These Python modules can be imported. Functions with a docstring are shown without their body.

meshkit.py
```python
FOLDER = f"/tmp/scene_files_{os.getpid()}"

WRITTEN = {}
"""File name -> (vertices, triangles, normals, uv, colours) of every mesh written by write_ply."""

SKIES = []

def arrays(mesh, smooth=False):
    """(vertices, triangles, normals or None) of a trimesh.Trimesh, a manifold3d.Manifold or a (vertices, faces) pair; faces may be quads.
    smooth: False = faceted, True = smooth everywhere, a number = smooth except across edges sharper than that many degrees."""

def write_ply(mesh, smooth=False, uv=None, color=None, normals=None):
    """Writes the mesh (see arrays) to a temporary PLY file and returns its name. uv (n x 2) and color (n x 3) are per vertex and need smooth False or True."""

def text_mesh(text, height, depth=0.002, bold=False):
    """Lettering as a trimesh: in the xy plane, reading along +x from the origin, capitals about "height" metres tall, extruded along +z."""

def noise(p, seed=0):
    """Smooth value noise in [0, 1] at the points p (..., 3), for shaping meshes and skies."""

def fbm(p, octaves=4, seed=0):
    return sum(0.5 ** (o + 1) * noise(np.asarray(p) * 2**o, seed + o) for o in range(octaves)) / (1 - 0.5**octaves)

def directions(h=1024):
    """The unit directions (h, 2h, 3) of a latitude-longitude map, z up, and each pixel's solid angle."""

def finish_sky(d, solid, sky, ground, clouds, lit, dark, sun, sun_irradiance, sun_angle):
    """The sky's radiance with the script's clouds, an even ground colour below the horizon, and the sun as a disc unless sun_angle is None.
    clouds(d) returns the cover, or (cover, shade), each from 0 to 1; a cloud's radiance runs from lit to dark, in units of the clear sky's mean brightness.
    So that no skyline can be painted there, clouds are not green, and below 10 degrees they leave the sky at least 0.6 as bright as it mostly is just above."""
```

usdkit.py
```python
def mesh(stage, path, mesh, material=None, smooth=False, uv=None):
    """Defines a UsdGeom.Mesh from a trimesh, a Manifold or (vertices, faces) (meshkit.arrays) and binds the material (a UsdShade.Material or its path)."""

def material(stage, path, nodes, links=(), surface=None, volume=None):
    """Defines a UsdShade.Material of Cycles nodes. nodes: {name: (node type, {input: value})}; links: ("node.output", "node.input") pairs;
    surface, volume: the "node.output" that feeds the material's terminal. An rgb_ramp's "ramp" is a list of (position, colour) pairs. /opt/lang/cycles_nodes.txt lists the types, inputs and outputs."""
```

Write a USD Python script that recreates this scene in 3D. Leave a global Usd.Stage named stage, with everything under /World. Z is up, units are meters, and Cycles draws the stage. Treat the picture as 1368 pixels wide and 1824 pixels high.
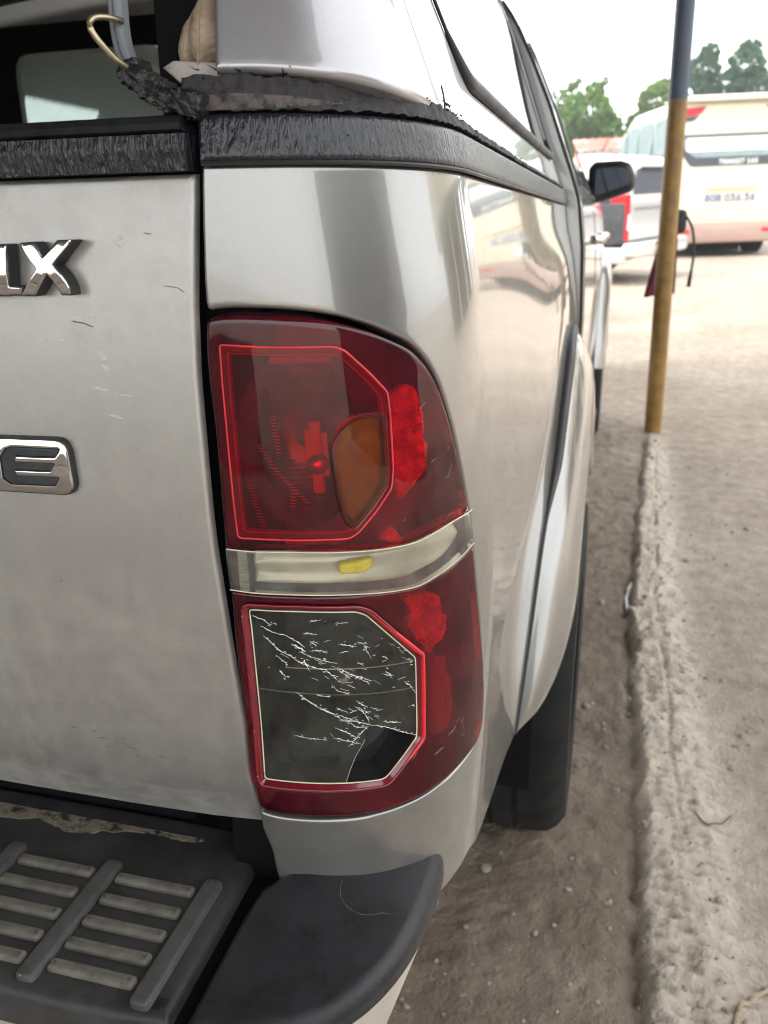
import math
import numpy as np
import trimesh
import shapely
from shapely.geometry import Polygon, LineString, Point
from shapely.geometry.polygon import orient
from scipy.interpolate import PchipInterpolator
from scipy.spatial import Delaunay
from scipy.spatial.transform import Rotation
import usdkit
import meshkit
from pxr import Gf, Sdf, Usd, UsdGeom, UsdLux, UsdShade, Vt

stage = Usd.Stage.CreateInMemory()
UsdGeom.SetStageUpAxis(stage, "Z")
UsdGeom.Xform.Define(stage, "/World")
UsdGeom.Scope.Define(stage, "/World/Looks")

# ------------------------------------------------------------------ camera
EYE = 1.3
C2W = np.array([[0.965376, -0.057326, -0.254485], [0.258166, 0.34983, 0.900538], [-0.037402, 0.935058, -0.352517]])  # columns: right, up, forward
T2W = np.array([[0.99994, 0.0, 0.01118], [-0.00043, 0.99926, 0.03846], [-0.01118, -0.03846, 0.9992]])  # the parked truck stands nose down on sloping ground
cam = UsdGeom.Camera.Define(stage, "/World/camera")
cam.CreateHorizontalApertureAttr(36.0)
cam.CreateVerticalApertureAttr(48.0)
cam.CreateFocalLengthAttr(36.0 * 1500 / 1368)
cam.CreateFStopAttr(12.0)
cam.CreateFocusDistanceAttr(0.66)
cam.CreateClippingRangeAttr(Gf.Vec2f(0.02, 5000))
cam.CreateExposureAttr(1.1)
m = np.eye(4)
m[0, :3], m[1, :3], m[2, :3], m[3, :3] = C2W[:, 0], C2W[:, 1], -C2W[:, 2], (0, 0, EYE)
UsdGeom.Xformable(cam).AddTransformOp().Set(Gf.Matrix4d(m.tolist()))

# ------------------------------------------------------------------ sky and sun
SUN = np.array([-0.34, -0.42, 1.15])
SUN = SUN / np.linalg.norm(SUN)
ELEV, ROT = math.asin(SUN[2]), math.atan2(SUN[0], SUN[1])
dome = UsdLux.DomeLight.Define(stage, "/World/sky")
sky_mat = usdkit.material(stage, "/World/Looks/overcast_sky", {
    "sky": ("sky_texture", {"sky_type": "single_scattering", "sun_disc": False, "sun_elevation": ELEV, "sun_rotation": ROT}),
    "tc": ("texture_coordinate", {}),
    "mp": ("mapping", {"scale": (1.0, 1.0, 2.2)}),
    "n": ("noise_texture", {"scale": 2.2, "detail": 5, "roughness": 0.55}),
    "r": ("rgb_ramp", {"ramp": [(0.0, (0.72, 0.72, 0.72)), (0.45, (0.86, 0.86, 0.86)), (0.7, (1, 1, 1))]}),
    "mx": ("mix_color", {"b": (11.6, 11.75, 11.9)}),
    "bg": ("background_shader", {"strength": 0.13})},
    [("tc.generated", "mp.vector"), ("mp.vector", "n.vector"), ("n.fac", "r.fac"), ("r.color", "mx.fac"), ("sky.color", "mx.a"), ("mx.result", "bg.color")], surface="bg.background")
UsdShade.MaterialBindingAPI.Apply(dome.GetPrim()).Bind(sky_mat)
dome.GetPrim().SetCustomDataByKey("kind", "structure")
dome.GetPrim().SetCustomDataByKey("label", "bright white hazy overcast sky")
sun = UsdLux.DistantLight.Define(stage, "/World/sun")
sun.CreateIntensityAttr(0.4)
sun.CreateAngleAttr(12.0)
sun.CreateColorAttr(Gf.Vec3f(1.0, 0.95, 0.87))
sun.CreateNormalizeAttr(True)
zax = SUN
xax = np.cross([0, 0, 1.0], zax); xax /= np.linalg.norm(xax)
yax = np.cross(zax, xax)
m = np.eye(4); m[0, :3], m[1, :3], m[2, :3] = xax, yax, zax
UsdGeom.Xformable(sun).AddTransformOp().Set(Gf.Matrix4d(m.tolist()))

# ------------------------------------------------------------------ materials
MAT = {}


def mat(name, nodes, links, surface="p.BSDF", volume=None):
    MAT[name] = usdkit.material(stage, "/World/Looks/" + name, nodes, links, surface=surface, volume=volume)
    return MAT[name]


def plain(name, color, rough=0.5, metallic=0.0, var=0.12, scale=18.0, bump=0.0, bump_scale=120.0, coat=0.0, coat_rough=0.05, rvar=0.1, stretch=(1, 1, 1), spec=0.5):
    """a principled material whose colour and gloss wander a little"""
    c = np.array(color, float)
    nodes = {"tc": ("texture_coordinate", {}), "mp": ("mapping", {"scale": stretch}),
             "n": ("noise_texture", {"scale": scale, "detail": 6, "roughness": 0.62}),
             "r": ("rgb_ramp", {"ramp": [(0.25, tuple(c * (1 - var))), (0.75, tuple(np.minimum(c * (1 + var), 1)))]}),
             "rr": ("map_range", {"from_min": 0.3, "from_max": 0.7, "to_min": max(rough - rvar, 0.02), "to_max": min(rough + rvar, 1)}),
             "p": ("principled_bsdf", {"metallic": metallic, "coat_weight": coat, "coat_roughness": coat_rough, "specular_ior_level": spec})}
    links = [("tc.object", "mp.vector"), ("mp.vector", "n.vector"), ("n.fac", "r.fac"), ("n.fac", "rr.value"), ("r.color", "p.base_color"), ("rr.result", "p.roughness")]
    if bump:
        nodes["n2"] = ("noise_texture", {"scale": bump_scale, "detail": 4, "roughness": 0.6})
        nodes["b"] = ("bump", {"strength": bump, "distance": 0.002})
        links += [("mp.vector", "n2.vector"), ("n2.fac", "b.height"), ("b.normal", "p.normal")]
    return mat(name, nodes, links)


# silver car paint: metal flakes under clear coat, with dust and faint orange peel
def paint(name, base, rough, coat, coat_rough, dust, dust_color, dust_scale=(3, 3, 3), metallic=0.85, streak=0.0):
    nodes = {"tc": ("texture_coordinate", {}),
             "mp": ("mapping", {"scale": dust_scale}),
             "n": ("noise_texture", {"scale": 3.0, "detail": 8, "roughness": 0.65}),
             "n2": ("noise_texture", {"scale": 45.0, "detail": 4, "roughness": 0.6}),
             "fl": ("noise_texture", {"scale": 2600.0, "detail": 1}),
             "pk": ("noise_texture", {"scale": 7.0, "detail": 2, "roughness": 0.4}),
             "dm": ("math", {"math_type": "multiply"}),
             "dr": ("map_range", {"from_min": 0.14, "from_max": 0.46, "to_min": 0.0, "to_max": dust}),
             "fr": ("rgb_ramp", {"ramp": [(0.3, tuple(np.array(base) * 0.86)), (0.7, tuple(np.array(base) * 1.14))]}),
             "cr": ("map_range", {"from_min": 0.12, "from_max": 0.5, "to_min": coat_rough, "to_max": coat_rough * 3}),
             "b": ("bump", {"strength": 0.02, "distance": 0.01}),
             "d": ("diffuse_bsdf", {"color": dust_color}),
             "p": ("principled_bsdf", {"metallic": metallic, "roughness": rough, "coat_weight": coat, "coat_ior": 1.65}),
             "ms": ("mapping", {"scale": (60, 60, 3.5)}), "ns": ("noise_texture", {"scale": 1.0, "detail": 6, "roughness": 0.7}),
             "sp": ("noise_texture", {"scale": 420.0, "detail": 3}), "sm": ("math", {"math_type": "multiply"}),
             "sr": ("map_range", {"from_min": 0.24, "from_max": 0.42, "to_min": 0.0, "to_max": streak}), "ad": ("math", {"math_type": "add", "use_clamp": True}),
             "mc": ("mix_closure", {})}
    links = [("tc.object", "mp.vector"), ("mp.vector", "n.vector"), ("tc.object", "n2.vector"), ("tc.object", "fl.vector"), ("tc.object", "pk.vector"),
             ("n.fac", "dm.value1"), ("n2.fac", "dm.value2"), ("dm.value", "dr.value"), ("dm.value", "cr.value"), ("cr.result", "p.coat_roughness"),
             ("fl.fac", "fr.fac"), ("fr.color", "p.base_color"), ("pk.fac", "b.height"), ("b.normal", "p.coat_normal"),
             ("tc.object", "ms.vector"), ("ms.vector", "ns.vector"), ("tc.object", "sp.vector"), ("ns.fac", "sm.value1"), ("sp.fac", "sm.value2"), ("sm.value", "sr.value"),
             ("dr.result", "ad.value1"), ("sr.result", "ad.value2"), ("ad.value", "mc.fac"), ("p.BSDF", "mc.closure1"), ("d.BSDF", "mc.closure2")]
    return mat(name, nodes, links, surface="mc.closure")


paint("silver_paint", (0.215, 0.212, 0.20), 0.28, 1.0, 0.022, 0.10, (0.30, 0.27, 0.22))
paint("tailgate_paint", (0.36, 0.35, 0.325), 0.46, 0.7, 0.12, 0.38, (0.42, 0.40, 0.35), dust_scale=(2.2, 2.2, 4.0), streak=0.16)
paint("white_paint", (0.74, 0.74, 0.72), 0.4, 1.0, 0.04, 0.25, (0.5, 0.46, 0.4), metallic=0.0)
paint("cream_paint", (0.63, 0.61, 0.43), 0.4, 0.9, 0.05, 0.25, (0.55, 0.5, 0.4), metallic=0.0)
paint("pinkish_paint", (0.36, 0.23, 0.19), 0.45, 0.6, 0.1, 0.3, (0.45, 0.38, 0.32), metallic=0.0)
paint("bright_silver_paint", (0.62, 0.62, 0.62), 0.35, 1.0, 0.05, 0.2, (0.45, 0.42, 0.36), metallic=0.6)
paint("shaded_silver_paint", (0.035, 0.04, 0.048), 0.5, 0.25, 0.06, 0.2, (0.3, 0.28, 0.25), metallic=0.3)  # silver darkened to carry the dark shelter reflected in the far pickup
plain("black_plastic", (0.0105, 0.011, 0.0125), 0.38, spec=0.4, var=0.7, scale=22, bump=0.25, bump_scale=700, rvar=0.12)
plain("step_plastic", (0.034, 0.034, 0.033), 0.5, spec=0.4, var=0.75, scale=14, bump=0.2, bump_scale=600, rvar=0.12)
plain("dark_void", (0.006, 0.006, 0.007), 0.85, var=0.1, spec=0.1)
plain("dark_trim", (0.012, 0.012, 0.013), 0.5, var=0.2)
plain("sealant", (0.006, 0.0055, 0.0055), 0.32, var=0.5, scale=60, bump=0.9, bump_scale=160, rvar=0.15)
plain("sealant_grey", (0.05, 0.045, 0.042), 0.7, var=0.6, scale=40, bump=0.8, bump_scale=150)
plain("rubber", (0.011, 0.011, 0.0105), 0.8, spec=0.2, var=0.4, scale=12, bump=0.4, bump_scale=180)
plain("grey_gelcoat", (0.30, 0.29, 0.30), 0.42, var=0.14, scale=5, bump=0.08, bump_scale=60, coat=0.5, coat_rough=0.06)
plain("dull_grey_metal", (0.15, 0.16, 0.17), 0.6, 0.0, var=0.25, scale=25, bump=0.3, bump_scale=120)
plain("dusty_ledge", (0.42, 0.38, 0.35), 0.75, var=0.35, scale=40, bump=0.6, bump_scale=90)
plain("worn_brass", (0.36, 0.31, 0.2), 0.28, 0.9, var=0.3, scale=40)
plain("chrome", (0.80, 0.80, 0.80), 0.07, 1.0, var=0.05, scale=30, rvar=0.03)
plain("chrome_worn", (0.62, 0.61, 0.59), 0.22, 1.0, var=0.12, scale=30, rvar=0.1)
plain("bumper_silver", (0.40, 0.37, 0.32), 0.55, 0.25, var=0.25, scale=9, bump=0.3, bump_scale=60)
plain("lamp_black", (0.012, 0.012, 0.012), 0.3, var=0.2)
plain("lamp_maroon", (0.10, 0.024, 0.032), 0.4, var=0.5, scale=30)
plain("lamp_dish", (0.15, 0.13, 0.13), 0.2, 0.9, var=0.2, scale=30)
plain("red_plastic", (0.56, 0.012, 0.022), 0.2, var=0.18, scale=30, coat=0.6)
plain("deep_red_plastic", (0.24, 0.007, 0.016), 0.18, var=0.3, scale=25, coat=0.8, coat_rough=0.06)
plain("amber_plastic", (0.55, 0.26, 0.04), 0.25, var=0.25, scale=15)
plain("yellow_bulb", (0.98, 0.76, 0.02), 0.35, var=0.2, scale=200)
plain("band_reflector", (0.60, 0.57, 0.48), 0.38, 0.35, var=0.25, scale=25)
plain("crack_white", (0.74, 0.75, 0.72), 0.4, var=0.2)
plain("pale_edge", (0.62, 0.56, 0.40), 0.15, var=0.25, scale=25)
plain("pole_yellow", (0.20, 0.110, 0.020), 0.42, var=0.5, scale=16, bump=0.2, bump_scale=60)
plain("pole_blue", (0.045, 0.062, 0.09), 0.45, var=0.25, scale=7)
plain("maroon_cloth", (0.13, 0.025, 0.04), 0.9, var=0.3, scale=14)
plain("black_strap", (0.012, 0.014, 0.016), 0.6)
plain("window_dark", (0.03, 0.035, 0.04), 0.06, var=0.2)
plain("window_grey", (0.055, 0.06, 0.075), 0.4, var=0.15)
plain("curtain_white", (0.74, 0.76, 0.76), 0.6, var=0.12, scale=3)
plain("lamp_red_far", (0.50, 0.008, 0.018), 0.25, var=0.1)
plain("lamp_clear_far", (0.75, 0.74, 0.72), 0.2, var=0.15)
plain("blue_letter", (0.02, 0.04, 0.30), 0.5)
plain("white_letter", (0.85, 0.85, 0.85), 0.5)
plain("wood_dark", (0.06, 0.05, 0.045), 0.9, var=0.3)
plain("concrete_wall", (0.30, 0.29, 0.27), 0.9, var=0.25, scale=3, bump=0.4, bump_scale=30)
plain("cream_wall", (0.62, 0.56, 0.42), 0.85, var=0.15, scale=2)
plain("bark", (0.10, 0.075, 0.05), 0.9, var=0.4, scale=12)
plain("twig_brown", (0.11, 0.08, 0.055), 0.8, var=0.3)
plain("dry_straw", (0.34, 0.27, 0.18), 0.8, var=0.3, scale=40)
plain("pale_strip", (0.62, 0.6, 0.55), 0.5, var=0.2)
plain("pebble", (0.27, 0.235, 0.20), 0.9, var=0.45, scale=30)
plain("roof_sheet", (0.16, 0.16, 0.17), 0.6, 0.2, var=0.2, scale=3)
mat("rusty_roof", {"tc": ("texture_coordinate", {}), "mp": ("mapping", {"scale": (1, 1, 1)}), "n": ("noise_texture", {"scale": 1.1, "detail": 5, "roughness": 0.6}),
                   "r": ("rgb_ramp", {"ramp": [(0.3, (0.36, 0.09, 0.055)), (0.56, (0.42, 0.13, 0.08)), (0.63, (0.62, 0.5, 0.4)), (0.8, (0.66, 0.6, 0.52))]}), "p": ("principled_bsdf", {"roughness": 0.6})},
    [("tc.object", "mp.vector"), ("mp.vector", "n.vector"), ("n.fac", "r.fac"), ("r.color", "p.base_color")])
# tailgate rail cover: black vinyl with a tall wrinkled grain
for nm, st in (("grained_rail", (330, 330, 62)), ("grained_side_rail", (330, 330, 70))):
    mat(nm, {"tc": ("texture_coordinate", {}), "mp": ("mapping", {"scale": st}), "n": ("noise_texture", {"scale": 1.0, "detail": 3, "roughness": 0.55, "distortion": 0.6}),
             "n2": ("noise_texture", {"scale": 24.0, "detail": 4}), "r": ("rgb_ramp", {"ramp": [(0.3, (0.006, 0.007, 0.009)), (0.7, (0.013, 0.014, 0.017))]}),
             "b": ("bump", {"strength": 0.9 if nm == "grained_rail" else 0.45, "distance": 0.004}), "p": ("principled_bsdf", {"roughness": 0.2})},
        [("tc.object", "mp.vector"), ("mp.vector", "n.vector"), ("tc.object", "n2.vector"), ("n2.fac", "r.fac"), ("r.color", "p.base_color"), ("n.fac", "b.height"), ("b.normal", "p.normal")])


def glassy(name, tint, haze=0.0, haze_color=(0.5, 0.5, 0.5), rough=0.01, ior=1.5, scratch=0.0):
    """thin clear plastic or glass: tinted see-through, mirror by angle, some dusty haze"""
    nodes = {"t": ("transparent_bsdf", {"color": tint}), "g": ("glossy_bsdf", {"color": (1, 1, 1), "roughness": rough}), "f": ("fresnel", {"IOR": ior}),
             "tc": ("texture_coordinate", {}), "n": ("noise_texture", {"scale": 26.0, "detail": 7, "roughness": 0.7}),
             "hr": ("map_range", {"from_min": 0.35, "from_max": 0.75, "to_min": 0.25 * haze, "to_max": 1.6 * haze}),
             "d": ("diffuse_bsdf", {"color": haze_color}), "m1": ("mix_closure", {}), "m2": ("mix_closure", {})}
    links = [("tc.object", "n.vector"), ("n.fac", "hr.value"), ("hr.result", "m1.fac"), ("t.BSDF", "m1.closure1"), ("d.BSDF", "m1.closure2"),
             ("f.fac", "m2.fac"), ("m1.closure", "m2.closure1"), ("g.BSDF", "m2.closure2")]
    return mat(name, nodes, links, surface="m2.closure")


glassy("lens_red", (0.82, 0.026, 0.060), 0.040, (0.50, 0.028, 0.075))
glassy("lens_amber", (0.55, 0.32, 0.09), 0.02, (0.3, 0.2, 0.1))
glassy("lens_clear", (0.86, 0.85, 0.78), 0.10, (0.5, 0.48, 0.42))
glassy("pane_smoked", (0.62, 0.64, 0.56), 0.035, (0.33, 0.33, 0.27), rough=0.03)
glassy("window_glass", (0.78, 0.84, 0.82), 0.03, (0.5, 0.5, 0.46))
glassy("canopy_window_glass", (0.30, 0.33, 0.33), 0.04, (0.4, 0.4, 0.38))
mat("fogged_glass", {"t": ("transparent_bsdf", {"color": (0.7, 0.8, 0.76)}), "l": ("translucent_bsdf", {"color": (0.85, 0.93, 0.86)}), "d": ("diffuse_bsdf", {"color": (0.3, 0.36, 0.33)}),
                     "m1": ("mix_closure", {"fac": 0.6}), "m2": ("mix_closure", {"fac": 0.10})},
    [("t.BSDF", "m1.closure1"), ("l.BSDF", "m1.closure2"), ("m1.closure", "m2.closure1"), ("d.BSDF", "m2.closure2")], surface="m2.closure")


def leafy(name, dark, light):
    return mat(name, {"g": ("geometry", {}), "r": ("rgb_ramp", {"ramp": [(0.0, dark), (0.6, tuple((np.array(dark) + np.array(light)) / 2)), (1.0, light)]}),
                      "d": ("principled_bsdf", {"roughness": 0.5}), "t": ("translucent_bsdf", {}), "m": ("mix_closure", {"fac": 0.45})},
               [("g.random_per_island", "r.fac"), ("r.color", "d.base_color"), ("r.color", "t.color"), ("d.BSDF", "m.closure1"), ("t.BSDF", "m.closure2")], surface="m.closure")


leafy("leaf_green", (0.14, 0.25, 0.05), (0.28, 0.40, 0.11))
leafy("leaf_yellowgreen", (0.16, 0.25, 0.06), (0.32, 0.40, 0.13))
leafy("leaf_dark", (0.08, 0.16, 0.08), (0.17, 0.26, 0.11))
leafy("leaf_olive", (0.09, 0.13, 0.05), (0.17, 0.21, 0.09))
mat("dead_leaf_brown", {"tc": ("texture_coordinate", {}), "n": ("noise_texture", {"scale": 40, "detail": 6}), "r": ("rgb_ramp", {"ramp": [(0.3, (0.28, 0.19, 0.13)), (0.55, (0.54, 0.42, 0.31)), (0.75, (0.62, 0.50, 0.38))]}),
                        "p": ("principled_bsdf", {"roughness": 0.6}), "t": ("translucent_bsdf", {}), "m": ("mix_closure", {"fac": 0.3})},
    [("tc.object", "n.vector"), ("n.fac", "r.fac"), ("r.color", "p.base_color"), ("r.color", "t.color"), ("p.BSDF", "m.closure1"), ("t.BSDF", "m.closure2")], surface="m.closure")
# ground: dried mud and dusty worn concrete
mat("dry_mud", {"g": ("geometry", {}), "n1": ("noise_texture", {"scale": 0.9, "detail": 8, "roughness": 0.62}), "n2": ("noise_texture", {"scale": 14.0, "detail": 8, "roughness": 0.7}),
                "n3": ("noise_texture", {"scale": 90.0, "detail": 4, "roughness": 0.65}), "v": ("voronoi_texture", {"scale": 55.0}),
                "a": ("mix_float", {"fac": 0.5}), "r": ("rgb_ramp", {"ramp": [(0.30, (0.150, 0.109, 0.080)), (0.43, (0.265, 0.208, 0.160)), (0.54, (0.36, 0.298, 0.236)), (0.68, (0.52, 0.455, 0.375))]}),
                "dk": ("rgb_ramp", {"ramp": [(0.0, (0.45, 0.42, 0.4)), (0.10, (0.8, 0.79, 0.78)), (0.2, (1, 1, 1))]}), "mx": ("mix_color", {"blend_type": "multiply", "fac": 0.75}), "at": ("attribute", {"attribute": "dry"}), "md": ("mix_color", {"b": (0.58, 0.51, 0.425)}), "mf": ("math", {"math_type": "multiply"}), "a2": ("attribute", {"attribute": "dark_soil"}), "mw": ("mix_color", {"b": (0.155, 0.112, 0.080)}), "wf": ("math", {"math_type": "multiply"}), "n9": ("noise_texture", {"scale": 5.0, "detail": 6, "roughness": 0.6}),
                "h": ("math", {"math_type": "add"}), "h2": ("math", {"math_type": "multiply", "value2": 0.45}), "b": ("bump", {"strength": 0.9, "distance": 0.025}), "p": ("principled_bsdf", {"roughness": 0.88, "specular_ior_level": 0.3})},
    [("g.position", "n1.vector"), ("g.position", "n2.vector"), ("g.position", "n3.vector"), ("g.position", "v.vector"), ("at.fac", "mf.value1"), ("n2.fac", "mf.value2"), ("mf.value", "md.fac"), ("r.color", "md.a"), ("n1.fac", "a.a"), ("n2.fac", "a.b"), ("a.result", "r.fac"),
     ("a2.fac", "wf.value1"), ("n9.fac", "wf.value2"), ("wf.value", "mw.fac"), ("md.result", "mw.a"), ("g.position", "n9.vector"), ("mw.result", "mx.a"), ("v.distance", "dk.fac"), ("dk.color", "mx.b"), ("mx.result", "p.base_color"), ("n3.fac", "h2.value1"), ("n2.fac", "h.value1"), ("h2.value", "h.value2"), ("h.value", "b.height"), ("b.normal", "p.normal")])

paint("canopy_paint", (0.33, 0.325, 0.335), 0.36, 1.0, 0.02, 0.22, (0.36, 0.33, 0.29))
mat("scuff_pale", {"tc": ("texture_coordinate", {}), "n": ("noise_texture", {"scale": 260.0, "detail": 5, "roughness": 0.7}), "r": ("map_range", {"from_min": 0.35, "from_max": 0.7, "to_min": 0.0, "to_max": 0.75}),
                   "t": ("transparent_bsdf", {}), "d": ("diffuse_bsdf", {"color": (0.70, 0.69, 0.64)}), "m": ("mix_closure", {})},
    [("tc.object", "n.vector"), ("n.fac", "r.value"), ("r.result", "m.fac"), ("t.BSDF", "m.closure1"), ("d.BSDF", "m.closure2")], surface="m.closure")
mat("patchy_dust", {"tc": ("texture_coordinate", {}), "n": ("noise_texture", {"scale": 55.0, "detail": 7, "roughness": 0.7}), "r": ("map_range", {"from_min": 0.42, "from_max": 0.6, "to_min": 0.0, "to_max": 0.9}),
                    "t": ("transparent_bsdf", {}), "d": ("diffuse_bsdf", {"color": (0.22, 0.185, 0.14)}), "m": ("mix_closure", {})},
    [("tc.object", "n.vector"), ("n.fac", "r.value"), ("r.result", "m.fac"), ("t.BSDF", "m.closure1"), ("d.BSDF", "m.closure2")], surface="m.closure")
plain("chip_brown", (0.17, 0.15, 0.125), 0.8, var=0.4, scale=120)
plain("letter_dark", (0.035, 0.038, 0.042), 0.3, var=0.2)
plain("crack_dim", (0.34, 0.34, 0.29), 0.35, var=0.2)
plain("reflector_red", (0.80, 0.11, 0.13), 0.2, 0.4, var=0.55, scale=70)
plain("mirror_dark", (0.035, 0.04, 0.045), 0.03, 1.0, var=0.05, rvar=0.01)  # toned dark in place of the dark shelter the mirror reflects
plain("window_far", (0.20, 0.27, 0.27), 0.05, var=0.2, coat=0.5)
plain("window_sky", (0.20, 0.27, 0.27), 0.5, var=0.4, scale=4, spec=0.2)
plain("cream_dull", (0.60, 0.55, 0.38), 0.5, var=0.1)
plain("pinkish_pale", (0.58, 0.50, 0.43), 0.45, var=0.1)
plain("step_worn", (0.125, 0.114, 0.095), 0.6, var=0.5, scale=60, bump=0.3, bump_scale=400)
plain("dust_brown", (0.15, 0.125, 0.095), 0.9, var=0.5, scale=70)
plain("pale_wall", (0.46, 0.44, 0.40), 0.9, var=0.2, scale=2)
plain("added_board_dark", (0.10, 0.105, 0.11), 0.8, var=0.2, scale=2)
plain("step_worn2", (0.060, 0.059, 0.056), 0.55, var=0.4, scale=60, bump=0.3, bump_scale=400)
plain("rim_red", (0.13, 0.004, 0.012), 0.16, var=0.3, scale=25, coat=0.8, coat_rough=0.06)
plain("sealant_dusty", (0.015, 0.0125, 0.0125), 0.6, var=0.8, scale=90, bump=1.0, bump_scale=170)
mat("smear_dust", {"tc": ("texture_coordinate", {}), "n": ("noise_texture", {"scale": 110.0, "detail": 7, "roughness": 0.7}), "r": ("map_range", {"from_min": 0.40, "from_max": 0.62, "to_min": 0.0, "to_max": 0.85}),
                   "t": ("transparent_bsdf", {}), "d": ("diffuse_bsdf", {"color": (0.11, 0.092, 0.085)}), "m": ("mix_closure", {})},
    [("tc.object", "n.vector"), ("n.fac", "r.value"), ("r.result", "m.fac"), ("t.BSDF", "m.closure1"), ("d.BSDF", "m.closure2")], surface="m.closure")
mat("haze_air", {"v": ("principled_volume", {"color": (0.93, 0.96, 1.0), "density": 0.0014, "anisotropy": 0.3})}, [], surface=None, volume="v.volume")
plain("dish_dim", (0.012, 0.012, 0.012), 0.25, 0.9, var=0.2, scale=30)

# ------------------------------------------------------------------ helpers
TAKEN = {}


def numbered(parent, name):
    k = TAKEN.get((parent, name), 0)
    TAKEN[(parent, name)] = k + 1
    return f"{parent}/{name}" + (f"_{k:03d}" if k else "")


def tag(prim, label=None, cat=None, group=None, kind=None):
    prim = prim.GetPrim() if hasattr(prim, "GetPrim") else prim
    for key, v in (("label", label), ("category", cat), ("group", group), ("kind", kind)):
        if v:
            prim.SetCustomDataByKey(key, v)
    return prim


def thing(name, label, cat, loc=(0, 0, 0), rotz=0.0, group=None, matrix=None):
    path = numbered("/World", name)
    x = UsdGeom.Xform.Define(stage, path)
    if matrix is not None:
        x.AddTransformOp().Set(Gf.Matrix4d(np.asarray(matrix).tolist()))
    else:
        x.AddTranslateOp().Set(Gf.Vec3d(*map(float, loc)))
        if rotz:
            x.AddRotateZOp().Set(float(rotz))
    tag(x, label, cat, group)
    return path


def part(parent, name, mesh, material, smooth=35, label=None, kind=None, shift=None):
    path = numbered(parent, name)
    v, f = (np.asarray(mesh.vertices), np.asarray(mesh.faces)) if hasattr(mesh, "vertices") else mesh
    if shift is not None:
        v = v - np.asarray(shift)
    mm = usdkit.mesh(stage, path, trimesh.Trimesh(v, f, process=False), MAT[material], smooth=smooth)
    tag(mm, label, None, None, kind)
    return path


def single(name, mesh, material, label, cat=None, group=None, kind=None, smooth=35):
    p = part("/World", name, mesh, material, smooth)
    tag(stage.GetPrimAtPath(p), label, cat, group, kind)
    return p


def resample(pts, h, closed=True):
    p = np.asarray(pts, float)
    q = np.vstack([p, p[:1]]) if closed else p
    d = np.concatenate([[0], np.cumsum(np.linalg.norm(np.diff(q, axis=0), axis=1))])
    keep = np.concatenate([[True], np.diff(d) > 1e-12])
    q, d = q[keep], d[keep]
    n = max(int(math.ceil(d[-1] / h)), 3)
    t = np.linspace(0, d[-1], n + 1)
    if closed:
        t = t[:-1]
    return np.stack([np.interp(t, d, q[:, k]) for k in range(q.shape[1])], 1)


def smooth_poly(pts, h, rounds=3):
    """rounded corners for a closed outline"""
    p = resample(pts, h)
    for _ in range(rounds):
        p = 0.5 * p + 0.25 * np.roll(p, 1, 0) + 0.25 * np.roll(p, -1, 0)
    return p


def big(g):
    return max(g.geoms, key=lambda a: a.area) if hasattr(g, "geoms") else g


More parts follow.
